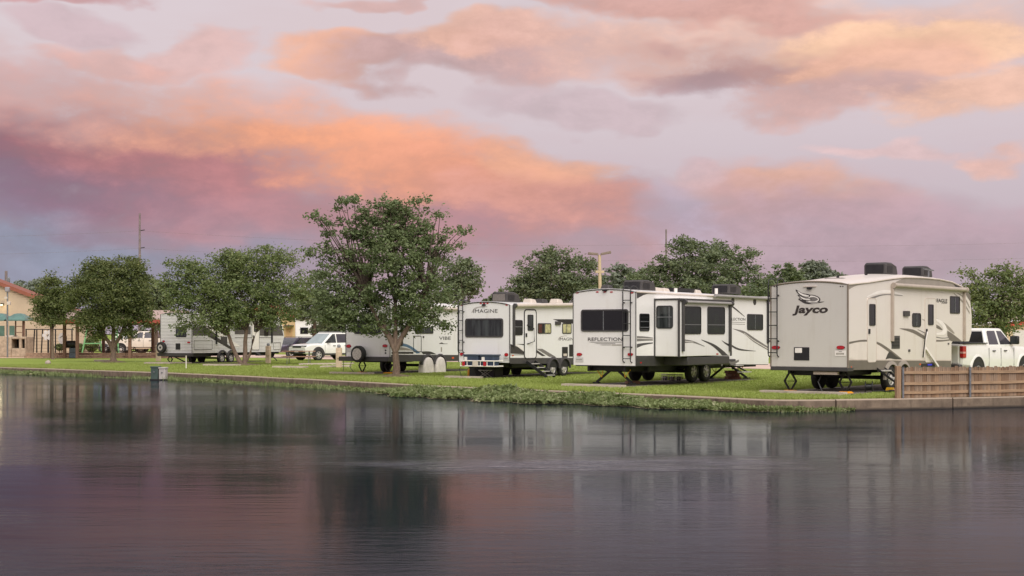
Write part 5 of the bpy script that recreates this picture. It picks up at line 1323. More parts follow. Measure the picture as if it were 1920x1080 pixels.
for s_ in (-1, 1): MB().tube([(-.22, s_ * .12, .02), (.22, s_ * .12, .30)], .012, 6).tube([(.22, s_ * .12, .02), (-.22, s_ * .12, .30)], .012, 6).build('leg', ALU, T)
MB().box(-.24, .24, -.14, .14, .29, .31).build('seat', ALU, T)
T = empty('tool_bundle', wl(JAY, -.1, 1.6), JAY.rotation_euler.z + .4, 'black cable reel and hose lying beside the fifth wheel jack', 'cable reel')
MB().lathe_x([(-.12, .05), (-.11, .17), (-.09, .17), (-.08, .09), (.08, .09), (.09, .17), (.11, .17), (.12, .05)], 20, (0, 0, .18)).build('reel', BLACK, T)
MB().tube([(.1, 0, .05), (.3, .25, .06), (.5, .2, .05), (.7, .5, .06), (.55, .8, .05)], .025, 6).build('hose', BLACK, T); MB().tube([(.55, .8, .06), (.75, .9, .07)], .03, 6).build('nozzle', RED, T)
for i, lab in enumerate(('wheel chock under the fifth wheel trailer tyres',)):
    T = empty('wheel_chock', wl(JAY, .12, 2.55), JAY.rotation_euler.z, lab, 'wheel chock'); MB().hexa([(-.1, -.12, 0), (.1, -.12, 0), (.1, .12, 0), (-.1, .12, 0)], [(-.1, .02, .14), (.1, .02, .14), (.1, .10, .14), (-.1, .10, .14)]).build('wedge', YELLOW, T)

# concrete patio strips that show as pale bars in the lawn
for (x0, x1, py, w) in ((380, 441, 686, .55), (510, 568, 690, .5), (270, 318, 682.5, .5), (176, 205, 677.5, .45)):
    a = ground(x0, py); b = ground(x1, py + .6)
    o = MB().hexa([(a.x, a.y, -.03), (b.x, b.y, -.03), (b.x + .2, b.y + w, -.03), (a.x + .2, a.y + w, -.03)], [(a.x, a.y, .10), (b.x, b.y, .10), (b.x + .2, b.y + w, .10), (a.x + .2, a.y + w, .10)]).build('patio_slab', CONC); tag(o, kind='structure')
for (x0, y0, x1, y1) in ((560, 684.5, 660, 683.5), (600, 689.5, 655, 688.5)):
    a = ground(x0, y0); b = ground(x1, y1)
    o = MB().hexa([(a.x, a.y, -.03), (b.x, b.y, -.03), (b.x, b.y + 1.1, -.03), (a.x, a.y + 1.1, -.03)], [(a.x, a.y, .08), (b.x, b.y, .08), (b.x, b.y + 1.1, .08), (a.x, a.y + 1.1, .08)]).build('walkway', CONC); tag(o, kind='structure')

# ------------------------------------------------------------------ playground, pavilion and clubhouse at the left
def lx(px, Y): return (px - MID) / FOC * Y
MULCH = mat('bark_mulch', lin(150, 118, 96), .95, 0, .3, 4, .8, 22); DIRT = mat('pale_sand', lin(196, 168, 140), .95, 0, .18, 2, .4, 18)
o = MB().add([(lx(-120, 101), 101, .012), (lx(330, 101), 101, .012), (lx(330, 128), 128, .012), (lx(-120, 128), 128, .012)], [(0, 1, 2, 3)]).build('play_sand', DIRT, smooth=False); tag(o, kind='structure')
edging = empty('landscape_edging', (0, 0, 0), 0, 'low reddish timber edging round the playground sand', 'edging')
BRK = [mat('edging_%s' % n, lin(*c_), .9, 0, .25, 5, .5, 18) for n, c_ in (('rust', (136, 108, 90)), ('tan', (158, 132, 110)))]
for row in range(2):
    x = lx(49 if row else 46, 102.5)
    while x < lx(300, 102.5):
        w = 2.35; MB().box(x, x + w, 102.4 + .04 * row, 102.6 + .04 * row, row * .19, row * .19 + .18).build('timber', random.choice(BRK), edging, bevel=.015); x += w + .02

# pavilion
PV = empty('picnic_pavilion', (lx(205, 100), 100, 0), 0, 'open picnic pavilion with red fascia and brown posts', 'pavilion')
ox = lx(205, 100)
for px, Y in ((97, 101), (121, 101.2), (145, 100.2), (194, 107), (243.5, 100.3), (286.5, 106)):
    x = lx(px, Y) - ox; y = Y - 100
    MB().box(x - .10, x + .10, y - .10, y + .10, 0, 2.5).build('post', WOOD_P, PV, bevel=.01)
xa, xb = lx(93, 100) - ox, lx(330, 100) - ox
RFA = mat('red_fascia', lin(164, 74, 62), .55, 0, .12, 2); RPK = mat('pinkish_metal_roof', lin(186, 160, 148), .5, .1, .1, 2)
for y in (-.4, 7.6): MB().box(xa, xb, y - .03, y + .03, 2.46, 2.74).build('fascia', RFA, PV)
MB().box(xa, xb, -.25, -.10, 2.36, 2.46).build('beam', WOOD_P, PV); MB().box(xa, xb, 7.2, 7.35, 2.36, 2.46).build('beam', WOOD_P, PV)
for s_, (y0, y1) in ((0, (-.45, 3.6)), (1, (7.65, 3.6))):
    rp_ = MB().hexa([(xa, y0, 2.70), (xb, y0, 2.70), (xb, y1, 3.35), (xa, y1, 3.35)], [(xa, y0, 2.76), (xb, y0, 2.76), (xb, y1, 3.41), (xa, y1, 3.41)]).build('roof_slope', RPK, PV)
picnic(268, 0, 2, 'brown picnic table at the right end of the pavilion', 1.9, TABLEB, None, FRAME, 104)
picnic(226, 0, -3, 'brown picnic table behind the left lawn tree trunk', 1.9, TABLEB, None, FRAME, 105.5)
picnic(187, 0, 3, 'brown picnic table beside the green swing frame', 1.9, TABLEB, None, FRAME, 105)
# smoker
SM = empty('barrel_smoker', (lx(132, 101.5), 101.5, 0), 0, 'black barrel smoker on a blue grey cabinet between pavilion posts', 'smoker')
MB().lathe_x([(-.42, .05), (-.41, .24), (-.38, .26), (.30, .26), (.33, .24), (.34, .05)], 22, (0, 0, .98)).build('barrel', BLACK, SM)
MB().lathe_x([(.345, .23), (.37, .22)], 20, (0, 0, .98)).build('end_plate', FRAME, SM); MB().tube([(-.3, 0, 1.2), (-.3, 0, 1.55)], .05, 8).build('chimney', BLACK, SM)
MB().box(-.02, .50, -.25, .25, .02, .72).build('cabinet', mat('blue_grey_steel', lin(92, 104, 114), .5, .2, .12), SM, bevel=.02); MB().box(-.40, -.34, -.2, .2, 0, .76).build('leg', FRAME, SM); MB().box(.0, .48, -.262, -.25, .38, .40).build('drawer_gap', BLACK, SM)
# swing frames
SWG = mat('lime_green_paint', lin(112, 168, 110), .45, 0, .08)
for pxs, Y, lab in ((((163, 155), (181.5, 186)), 112, 'lime green swing set leg frame beside the bush'), (((219, 225), (212, 209)), 113, 'lime green swing frame leg in front of the cream pickup')):
    T = empty('swing_set', (lx(pxs[0][0], Y), Y, 0), 0, lab, 'swing set', 'lime green swing set'); bx_ = lx(pxs[0][0], Y)
    (t0, b0), (t1, b1) = pxs
    MB().tube([(lx(t0, Y) - bx_, 0, 2.05), (lx(b0, Y) - bx_, -.3, 0)], .06, 8).build('leg', SWG, T); MB().tube([(lx(t1, Y) - bx_, .5, 2.05), (lx(b1, Y) - bx_, .9, 0)], .06, 8).build('leg', SWG, T)
    if Y == 112: MB().tube([(lx(158.5, Y) - bx_, -.18, .95), (lx(184.5, Y) - bx_, .75, .95)], .05, 8).build('crossbar', SWG, T)
    MB().tube([(lx(t0, Y) - bx_, 0, 2.05), (lx(t1, Y) - bx_, .5, 2.05)], .05, 8).build('top_bar', SWG, T)
# play structure
PY = 106.5; PL = empty('play_structure', (lx(10, PY), PY, 0), 0, 'play structure with green canopy on a fake rock base', 'play structure'); ox = lx(10, PY)
ROCK = mat('fake_rock', lin(172, 154, 132), .9, 0, .25, 3.5, 1.0, 7)
X = lambda px: lx(px, PY) - ox
zt = CAM_H - (631 - HOR) / FOC * PY; za = CAM_H - (636 - HOR) / FOC * PY; zs = CAM_H - (653 - HOR) / FOC * PY
mb = MB(); P_ = lambda x0, x1, z0, z1: mb.box(x0, x1, 0, 1.8, z0, z1)
MB().box(X(-40), X(21.5), 0, 1.8, 0, zt).build('rock_panel', ROCK, PL, bevel=.06); MB().box(X(21.5), X(48), .01, 1.79, 0, zs).build('rock_sill', ROCK, PL, bevel=.05)
MB().box(X(21.5), X(48), .01, 1.79, za, zt - .01).build('rock_lintel', ROCK, PL, bevel=.05); MB().box(X(35), X(40), .02, .4, zs - .05, za + .05).build('rock_pillar', ROCK, PL, bevel=.05); MB().box(X(46), X(48), .02, 1.78, zs - .05, za + .05).build('rock_pillar', ROCK, PL, bevel=.03)
MB().box(X(21.5), X(47), 1.2, 1.7, zs, za).build('rock_back', BLACK, PL)
GRN = mat('teal_green_plastic', lin(92, 126, 117), .4, 0, .1); GRN_D = mat('dark_green_plastic', lin(84, 112, 98), .45, 0, .12)
for px in (7, 24.5, 37, 42):
    MB().tube([(X(px), .4 + (px % 3) * .3, zt - .2), (X(px), .4 + (px % 3) * .3, 2.75)], .055, 8).build('post', WOOD_P, PL)
for px0, px1 in ((-20, 6), (15, 25)): MB().box(X(px0), X(px1), .25, .31, zt + .03, zt + .80).build('side_panel', GRN_D, PL, bevel=.02)
for z in (.30, .75): MB().tube([(X(25), .4, zt + z), (X(43), .4, zt + z)], .03, 6).build('rail', WOOD_P, PL)
MB().box(X(9), X(24), .1, 1.0, zt, zt + .09).build('deck_slab', TRIM, PL)
for px0, px1 in ((-25, 12), (8, 48.5)):
    c0, c1 = X(px0), X(px1); m0 = (c0 + c1) / 2; w = c1 - c0
    r = lambda k, z, e=0: [(m0 - w / 2 * k, .95 - 1.0 * k - e, z), (m0 + w / 2 * k, .95 - 1.0 * k - e, z), (m0 + w / 2 * k, .95 + 1.0 * k, z), (m0 - w / 2 * k, .95 + 1.0 * k, z)]
    lp = [r(1, 2.68), r(1.0, 2.76), r(.62, 3.02), r(.34, 3.20), r(.12, 3.24)]
    MB().add([p for l in lp for p in l], [(0, 1, 2, 3), (16, 17, 18, 19)] + [(j * 4 + i, j * 4 + (i + 1) % 4, j * 4 + 4 + (i + 1) % 4, j * 4 + 4 + i) for j in range(4) for i in range(4)]).build('canopy', GRN, PL, ang=50)
# black mesh fence
FY = 109.0; FB = empty('mesh_fence', (lx(93, FY), FY, 0), 0, 'black wire mesh fence beside the play structure', 'fence'); ox = lx(93, FY)
zt2 = CAM_H + (HOR - 617.5) / FOC * FY
for i, px in enumerate((49, 62, 69, 77, 91, 104, 120, 135)): MB().tube([(lx(px, FY) - ox + (.12 if i in (1, 3) else 0), 0, zt2), (lx(px, FY) - ox, 0, .0)], .05, 6).build('post', BLACK, FB)
MB().tube([(lx(48, FY) - ox, 0, zt2), (lx(137, FY) - ox, 0, zt2)], .04, 6).build('top_rail', BLACK, FB)
for k in range(7): MB().tube([(lx(48, FY) - ox, .03, .25 * k + .12), (lx(137, FY) - ox, .03, .25 * k + .12)], .008, 4).build('wire', FRAME, FB)
def disc_sign(px, py, rx, rz_, lab, hole):
    Y = 104.0; p = at(px, py, Y); T = empty('yard_spinner', (p.x, Y, 0), 0, lab, 'yard ornament')
    MB().tube([(0, .05, 0), (0, .05, p.z)], .03, 6).build('pole', FRAME, T); WH = mat('white_enamel', lin(220, 214, 210), .4, 0, .06)
    if hole: MB().hexa([(rx * math.cos(t), -.03, p.z + rz_ * math.sin(t)) for t in (2 * math.pi * i / 20 for i in range(20))], [(rx * math.cos(t), .03, p.z + rz_ * math.sin(t)) for t in (2 * math.pi * i / 20 for i in range(20))]).build('disc', WH, T); MB().bar((-.12, -.04, p.z + .05), (.1, -.04, p.z + .2), .03).build('pointer', CHAR, T)
    else:
        for i in range(6):
            a = i * math.pi / 3; d = Vector((math.cos(a), 0, math.sin(a))); e = Vector((-math.sin(a), 0, math.cos(a)))
            q = [Vector((0, -.02, p.z)) + d * (u * rx) + e * (v * rx) for u, v in ((.15, 0), (.6, -.38), (1.0, -.15), (.95, .30), (.5, .30))]
            MB().hexa(q, [v + Vector((0, .03, 0)) for v in q]).build('blade', WH, T)
disc_sign(89, 628.5, .38, .38, 'white pinwheel yard ornament in front of the mesh fence', False); disc_sign(115.5, 634.5, .24, .40, 'oval white disc ornament left of the barrel smoker', True)

# clubhouse
def building(name, label, Y, x0, x1, zeave, zridge, ridge_px, wallm, trimm, depth, roofm, siding=.2, eave_r=None):
    T = empty(name, (lx((x0 + x1) / 2, Y), Y, 0), 0, label, 'building'); ox = lx((x0 + x1) / 2, Y)
    a, b, r = lx(x0, Y) - ox, lx(x1, Y) - ox, lx(ridge_px, Y) - ox
    poly = [(a, 0), (b, 0), (b, eave_r or zeave), (r, zridge), (a, zeave)]
    MB().hexa([(x, 0, z) for x, z in poly], [(x, depth, z) for x, z in poly]).build('wall', wallm, T, smooth=False)
    for (p, q) in (((a - .5, zeave), (r, zridge)), ((r, zridge), (b + .5, (eave_r or zeave) - .1))):
        MB().hexa([(p[0], -.25, p[1]), (q[0], -.25, q[1]), (q[0], -.25, q[1] + .16), (p[0], -.25, p[1] + .16)], [(p[0], depth + .5, p[1]), (q[0], depth + .5, q[1]), (q[0], depth + .5, q[1] + .16), (p[0], depth + .5, p[1] + .16)]).build('roof', roofm, T, smooth=False)
        MB().hexa([(p[0], -.31, p[1] - .10), (q[0], -.31, q[1] - .10), (q[0], -.31, q[1] + .20), (p[0], -.31, p[1] + .20)], [(p[0], -.25, p[1] - .10), (q[0], -.25, q[1] - .10), (q[0], -.25, q[1] + .20), (p[0], -.25, p[1] + .20)]).build('barge_board', trimm, T, smooth=False)
    return T, ox
SID = mat('beige_lap_siding', lin(192, 176, 152), .7, 0, .05, 1.0); RBR = mat('rust_red_trim', lin(140, 82, 62), .6, 0, .1)
BY = 116.0; zr_ = CAM_H + (HOR - 500) / FOC * BY
B, ox = building('clubhouse', 'beige clubhouse with lap siding and rust red roof edge', BY, -260, 160, CAM_H + (HOR - 600) / FOC * BY, zr_, -85, SID, RBR, 2.2, RBR, eave_r=CAM_H + (HOR - 596) / FOC * BY)
for i in range(26):
    z = .2 * i + .02; zz = z + .2
    xl = lx(-85, BY) - ox; b = lx(160, BY) - ox; er = CAM_H + (HOR - 596) / FOC * BY
    # each lap ends where the gable slope cuts it
    f = lambda z_: b if z_ < er else b - (b - xl) * (z_ - er) / (zr_ - er)
    g_ = lambda z_: (lx(-260, BY) - ox)
    if z > zr_ - .4: break
    x0_, x1_ = lx(-60, BY) - ox, min(f(zz), b) - .02
    MB().hexa([(x0_, -.012, z), (x1_, -.012, z), (x1_, -.05, zz), (x0_, -.05, zz)], [(x0_, .0, z), (x1_, .0, z), (x1_, .0, zz), (x0_, .0, zz)]).build('siding_board', SID, B, smooth=False)
GLOWM = mat('lamp_glow', (1, .9, .6), .3, 0, 0, emit=((1.0, .80, .42), .35))
def wall_lamp(px, py, Y, lab, E=60):
    p = at(px, py, Y); T = empty('wall_lamp', p, 0, lab, 'lamp'); MB().box(-.12, .12, .0, .18, -.05, .12).build('housing', FRAME, T, bevel=.02); MB().box(-.09, .09, -.03, .02, -.09, .02).build('bulb', GLOWM, T)
    l = bpy.data.lights.new('lamp_light', 'POINT'); l.energy = E; l.color = (1, .80, .45); l.shadow_soft_size = .1; lo = bpy.data.objects.new('lamp_light', l); lo.location = (0, -.25, -.15); lo.parent = T; COL.objects.link(lo)
wall_lamp(3, 571, BY - .30, 'lit wall lamp on the beige clubhouse gable', 4); wall_lamp(123.5, 564, BY - .35, 'lit lamp high on the clubhouse wall beside the tree', 3)
# lamp post by the play structure
Y = 104; T = empty('lamp_post', (lx(14, Y), Y, 0), 0, 'thin grey lamp post above the green play canopy', 'lamp post'); zt3 = CAM_H + (HOR - 546) / FOC * Y
MB().tube([(0, 0, 0), (0, 0, zt3)], .06, 8).build('pole', STEEL, T); MB().box(-.15, .15, -.15, .15, zt3 - .05, zt3 + .30).build('head', mat('grey_lamp_head', lin(150, 146, 150), .5, 0, .1), T, bevel=.04); MB().box(-.02, .22, -.1, .1, zt3 - 1.0, zt3 - .75).build('sensor_box', TRIM, T, bevel=.02); MB().box(-.2, .02, -.08, .08, zt3 - .55, zt3 - .40).build('bracket', TRIM, T)

# buildings and trailers behind
YB = mat('yellow_render', lin(206, 176, 130), .8, 0, .06, 1.0); ROR = mat('terracotta_roof', lin(160, 98, 74), .7, 0, .15, 3)
B2, ox = building('yellow_building', 'yellow rendered building behind the ribbed trailer nose', 132, 440, 556, CAM_H + (HOR - 597) / FOC * 132, CAM_H + (HOR - 572) / FOC * 132, 498, YB, ROR, 8, ROR)
MB().box(lx(535, 132) - ox, lx(551, 132) - ox, -.9, .0, 2.4, 2.5).build('porch_roof', CHAR, B2); MB().box(lx(536, 132) - ox, lx(548, 132) - ox, -.03, .02, 0, 2.2).build('door', mat('tan_door', lin(196, 156, 112), .6, 0, .1), B2)
GB = mat('warm_stucco', lin(216, 188, 158), .8, 0, .06, 1.2); WHD = mat('white_shutter', lin(216, 208, 204), .6, 0, .05)
B3, ox = building('storage_building', 'beige storage building with red fascia beyond the pickup', 110, 1888, 2040, CAM_H + (HOR - 611) / FOC * 110, CAM_H + (HOR - 601) / FOC * 110, 1960, GB, mat('bright_red_fascia', lin(196, 78, 58), .5, 0, .1), 8, WHD)
MB().box(lx(1899, 110) - ox, lx(1965, 110) - ox, -.04, .02, 0, 2.0).build('roller_door', WHD, B3)
B4, ox = building('two_storey_house', 'pale house with dark windows above the storage building', 150, 1903, 2080, CAM_H + (HOR - 568) / FOC * 150, CAM_H + (HOR - 540) / FOC * 150, 1990, mat('pale_pink_wall', lin(212, 190, 182), .8, 0, .06), WHD, 9, RPK)
for px in (1908, 1928): MB().box(lx(px, 150) - ox, lx(px + 10, 150) - ox, -.05, .02, CAM_H + (HOR - 600) / FOC * 150, CAM_H + (HOR - 582) / FOC * 150).build('window', GLASS, B4)
def far_trailer(Y, x0, x1, ytop, ybot, label, wins, mt):
    T = empty('parked_trailer', (lx((x0 + x1) / 2, Y), Y, 0), 0, label, 'camper trailer'); ox = lx((x0 + x1) / 2, Y); a, b = lx(x0, Y) - ox, lx(x1, Y) - ox
    zt_ = CAM_H + (HOR - ytop) / FOC * Y; zb_ = CAM_H + (HOR - ybot) / FOC * Y
    MB().box(a, b, 0, 2.4, zb_, zt_).build('body', mt, T, bevel=.12); MB().box(a + .3, b - .3, .3, 2.1, zb_ - .2, zb_).build('chassis', FRAME, T)
    for (w0_, v0, w1_, v1) in wins:
        w = MB().box(lx(w0_, Y) - ox, lx(w1_, Y) - ox, -.03, .01, CAM_H + (HOR - v1) / FOC * Y, CAM_H + (HOR - v0) / FOC * Y).build('window', BLACK, T)
        MB().box(lx(w0_, Y) - ox + .05, lx(w1_, Y) - ox - .05, -.04, .0, CAM_H + (HOR - v1) / FOC * Y + .05, CAM_H + (HOR - v0) / FOC * Y - .05).build('pane', GLASS, w)
    MB().tube([(a + .1, -.12, zt_ - .15), (b - .1, -.12, zt_ - .15)], .08, 8).build('awning_roll', CHAR, T)
    for x in (a + (b - a) * .28, a + (b - a) * .40):
        wheel(T, 0, 0, .33, 1).matrix_basis = Matrix.Translation((x * 1.0, .15, .33)) @ Matrix.Rotation(-math.pi / 2, 4, 'Z') @ Matrix.Scale(.92, 4)
far_trailer(120, 553, 652, 594, 650, 'pale trailer parked behind the white SUV', ((563, 614, 578, 626), (584, 610, 604, 627), (612, 608, 634, 626)), WHITE2)
# street light
Y = 92; T = empty('street_light', (lx(1124, Y), Y, 0), 0, 'tall tan street light with two flat heads', 'street light'); zt4 = CAM_H + (HOR - 478) / FOC * Y
TANP = mat('tan_pole_paint', lin(190, 172, 138), .6, 0, .08)
MB().tube([(.12, 0, 0), (0, 0, zt4)], [.14, .10], 10).build('pole', TANP, T)
for s_ in (-1, 1):
    MB().hexa([(s_ * .08, -.15, zt4 - .02), (s_ * .75, -.15, zt4 + .06 + .04 * s_), (s_ * .75, .15, zt4 + .06 + .04 * s_), (s_ * .08, .15, zt4 - .02)], [(s_ * .08, -.15, zt4 + .12), (s_ * .72, -.15, zt4 + .22 + .04 * s_), (s_ * .72, .15, zt4 + .22 + .04 * s_), (s_ * .08, .15, zt4 + .12)]).build('lamp_head', mat('bronze_head', lin(126, 112, 98), .5, 0, .1), T, bevel=.02)
MB().box(-.25, .30, -.1, .1, zt4 - 1.15, zt4 - 1.0).build('bracket', TANP, T)
# power line
POLE = mat('weathered_pole', lin(126, 114, 112), .85, 0, .2, 3, .3, 18)
PP = [(-560, 124, 398, 'far'), (262, 132, 400, 'tall bare utility pole rising behind the left trees'), (1249, 152, 430, 'utility pole rising behind the right trees'), (2260, 150, 412, 'far')]
tops = []
for px, Y, pt, lab in PP:
    z = CAM_H + (HOR - pt) / FOC * Y; tops.append((lx(px, Y), Y, z))
    T = empty('utility_pole', (lx(px, Y), Y, 0), 0, lab if lab != 'far' else ('utility pole beyond the left edge of the view' if px < 0 else 'utility pole beyond the right edge of the view'), 'utility pole')
    MB().tube([(0, 0, 0), (0, 0, z)], [.16, .08], 10).build('pole', POLE, T)
    for dz in (1.6, 3.2): MB().bar((-.05, 0, z - dz), (.45, 0, z - dz + .08), .07).build('bracket', FRAME, T)
T = empty('power_line', (0, 0, 0), 0, 'thin power lines strung between the utility poles across the sky', 'power line')
for dz in (1.6, 3.2):
    for (a, b) in zip(tops[:-1], tops[1:]):
        MB().tube([(a[0] + (b[0] - a[0]) * t, a[1] + (b[1] - a[1]) * t, a[2] + (b[2] - a[2]) * t - dz - 1.1 * 4 * t * (1 - t) * .5) for t in (i / 24 for i in range(25))], .006, 4, False).build('wire', POLE, T)
Y = 134; T = empty('utility_pole', (lx(11.5, Y), Y, 0), 0, 'short utility pole behind the clubhouse gable', 'utility pole'); z = CAM_H + (HOR - 508) / FOC * Y
MB().tube([(0, 0, 0), (0, 0, z)], [.18, .13], 8).build('pole', POLE, T); MB().box(0, .35, -.1, .1, z - 1.1, z - .6).build('transformer', STEEL, T, bevel=.05)

# ------------------------------------------------------------------ trees
def tree(label, px, py, Y, lobes, nleaf, leaf, lm, trunk_r=.16, fork_px=None, stems=None, tipw=None, name='shade_tree', depth=.85, group=None, clump=(.26, .48), limbs=3, seed=0, vfork=None, grow=1.0, sprigs=0):
    """lobes: crown masses in photo pixels (x, y, half width, half height); each gets its own spread of depth"""
    rd = random.Random(seed + int(px * 7)); s = FOC / Y
    base = Vector(((px - MID) / s, Y, 0.0))
    T = empty(name, base, 0, label, 'tree', group)
    L = []
    for (cx, cy, rx, ry) in lobes:
        c = at(cx, cy, Y) - base; c.y = rd.uniform(-.28, .28) * rx / s
        L.append((np.array(c), np.array((rx / s, depth * (rx + ry) / 2 / s, ry / s)) * grow))
    vol = np.array([(l[1].prod()) ** .8 for l in L]); vol /= vol.sum()
    Cs = []; tips = []
    for (c, r), v in zip(L, vol):
        k = max(60, int(nleaf * v)); per = 46; nc = max(3, k // per)
        d = unit(nc) * (rng.random(nc) ** .42)[:, None]
        cc = c + d * r * .93
        tips.append(cc)
        cr = rng.uniform(clump[0], clump[1], nc)
        idx = rng.integers(0, nc, k)
        off = rng.normal(size=(k, 3)) * (cr[idx] * .55)[:, None] * np.array((1.15, 1.15, .62))
        Cs.append(cc[idx] + off)
    for _ in range(sprigs):                                     # loose twigs that break the outline
        c, r = L[rd.randrange(len(L))]; d = unit(1)[0]; d[2] = abs(d[2]) * .9 - .15; k = rd.randint(14, 34)
        t = rng.random(k) ** .8; ln = rd.uniform(.18, .42)
        Cs.append(c + d * r * .9 + (d * np.array((1, 1, .6)))[None, :] * (t * (r.mean() * .25 + ln))[:, None] + rng.normal(size=(k, 3)) * .075)
    C = np.concatenate(Cs); n = len(C)
    a = unit(n); a[:, 2] = a[:, 2] * .55 - .18; a /= np.linalg.norm(a, axis=1)[:, None]
    b = np.cross(a, unit(n)); b /= np.linalg.norm(b, axis=1)[:, None]
    sz = rng.uniform(.65, 1.3, n)[:, None] * leaf
    quads('crown', C, a * sz, b * sz * .52, lm, T)
    fork = at(*(fork_px or (px, py - 40)), Y) - base
    fork.y = 0
    mb = MB()
    stems = stems or [(0, 0, 1.0)]
    ends = []
    for (dx, fx, k) in stems:
        f = fork + Vector((fx, rd.uniform(-.2, .2), rd.uniform(-.1, .2)))
        b0 = Vector((dx, 0, -.1))
        pts = [b0, b0 * .9 + Vector((0, 0, .22)), b0.lerp(f, .35) + Vector((rd.uniform(-.04, .04), 0, 0)), b0.lerp(f, .7) + Vector((rd.uniform(-.05, .05), 0, 0)), f]
        mb.tube(pts, [trunk_r * 1.45 * k, trunk_r * 1.08 * k, trunk_r * .95 * k, trunk_r * .85 * k, trunk_r * .7 * k], 12)
        ends.append((f, k))
    if vfork:
        f = ends[0][0]; ends = []
        for q in vfork:
            e = at(q[0], q[1], Y) - base; e.y = rd.uniform(-.25, .25); mid = f.lerp(e, .5) + Vector(((e.x - f.x) * .12, 0, 0))
            mb.tube([f - Vector((0, 0, .25)), f + (mid - f) * .4, mid, e], [trunk_r * .68, trunk_r * .62, trunk_r * .55, trunk_r * .42], 9); ends.append((e, .7))
    trunk = mb.build('trunk', BARK, T, ang=80)
    for (c, r), cc in zip(L, tips):
        f, k = min(ends, key=lambda e: (Vector(c) - e[0]).length * rd.uniform(.8, 1.2))
        for j in range(limbs):
            t = Vector(cc[rd.randrange(len(cc))]); m = f.lerp(t, .5) + Vector((rd.uniform(-.2, .2), rd.uniform(-.2, .2), rd.uniform(.0, .35)))
            MB().tube([f - Vector((0, 0, .12)), f.lerp(m, .5) + Vector((0, 0, .06)), m, m.lerp(t, .5) + Vector((0, 0, .05)), t], [trunk_r * .42 * k, trunk_r * .30, trunk_r * .20, trunk_r * .12, .01], 6).build('limb', BARK_D, T, ang=80)
    return T
LM_A = leaf_mat('leaves_oak', (0.070, 0.108, 0.042, 1), (0.230, 0.285, 0.130, 1), (0.28, 0.31, 0.17, 1))
LM_B = leaf_mat('leaves_light', (0.088, 0.134, 0.045, 1), (0.255, 0.305, 0.125, 1), (0.33, 0.31, 0.15, 1))
LM_C = leaf_mat('leaves_olive', (0.044, 0.072, 0.022, 1), (0.205, 0.235, 0.085, 1), (0.30, 0.28, 0.12, 1))
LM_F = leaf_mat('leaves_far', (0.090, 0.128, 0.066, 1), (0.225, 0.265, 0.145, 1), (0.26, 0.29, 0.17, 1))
LM_P = leaf_mat('leaves_haze_pale', (0.185, 0.215, 0.165, 1), (0.280, 0.310, 0.240, 1))  # distance haze put into the leaf colour as a paler green

tree('large leafy tree in front of the white spare tyre trailer', 743, 706, 58,
     [(735, 505, 100, 80), (690, 560, 88, 50), (790, 560, 72, 55), (715, 430, 62, 45), (775, 425, 52, 42), (630, 500, 50, 40), (640, 575, 62, 42), (805, 470, 52, 40),
      (852, 442, 26, 13), (838, 462, 28, 14), (608, 415, 24, 13), (632, 432, 26, 18), (640, 388, 13, 22), (655, 378, 10, 8), (745, 385, 26, 20), (712, 382, 14, 14), (788, 385, 16, 18), (812, 405, 22, 13), (600, 468, 34, 16),
      (812, 598, 38, 26), (838, 616, 16, 10), (610, 540, 40, 30), (735, 605, 80, 30), (670, 606, 52, 24), (622, 596, 36, 26), (745, 450, 60, 50), (682, 468, 50, 45), (668, 430, 34, 28), (700, 402, 34, 28), (748, 398, 40, 26), (868, 430, 12, 6), (592, 405, 9, 7), (776, 600, 36, 26)],
     33000, .068, LM_A, .15, (742, 652), None, limbs=2, clump=(.15, .34), sprigs=90, vfork=[(714, 590), (776, 590), (742, 570), (690, 560), (800, 545)])
tree('broad multi-stemmed tree in front of the ribbed trailer', 455, 687, 79,
     [(450, 535, 92, 62), (370, 540, 60, 48), (525, 560, 52, 45), (470, 492, 66, 32), (345, 502, 34, 20), (530, 485, 34, 20), (420, 592, 62, 30), (505, 595, 44, 26), (335, 560, 30, 40), (345, 610, 20, 16), (560, 540, 22, 34), (425, 480, 26, 14), (400, 600, 40, 30), (310, 530, 16, 16), (500, 470, 20, 10)],
     38000, .072, LM_B, .125, (457, 622), [(-.13, -.85, .95), (.12, .14, 1.05), (.16, .72, .6)], limbs=3, sprigs=80)
tree('dense round olive tree on the left lawn', 213, 680, 87,
     [(215, 548, 72, 55), (165, 532, 34, 36), (258, 568, 32, 36), (205, 600, 56, 24), (232, 505, 44, 26), (180, 505, 30, 22), (165, 600, 30, 24), (270, 600, 18, 18), (140, 560, 20, 30), (265, 530, 22, 24), (190, 628, 22, 10), (240, 625, 20, 12)],
     38000, .074, LM_C, .19, (211, 652), None, limbs=3, sprigs=60, vfork=[(188, 612), (234, 612), (212, 590)])
tree('small dark tree left of the dense round tree', 99, 672, 97, [(97, 555, 26, 38), (82, 578, 22, 22), (115, 582, 22, 24), (95, 600, 30, 14), (94, 525, 13, 16), (75, 560, 12, 14), (122, 562, 22, 32)], 11000, .08, LM_C, .10, (99, 620), limbs=2)
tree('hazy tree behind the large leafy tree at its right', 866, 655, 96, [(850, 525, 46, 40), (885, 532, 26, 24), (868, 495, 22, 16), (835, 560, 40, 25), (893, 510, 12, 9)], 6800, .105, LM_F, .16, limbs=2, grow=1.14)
tree('round green tree behind the cargo rack trailer', 1032, 655, 98, [(1030, 515, 62, 42), (975, 540, 36, 26), (1085, 535, 40, 32), (1040, 478, 36, 16), (1035, 560, 95, 28), (945, 555, 16, 14), (1100, 500, 18, 20), (1075, 490, 18, 16)], 19000, .105, LM_F, .2, limbs=2, seed=3, grow=1.14)
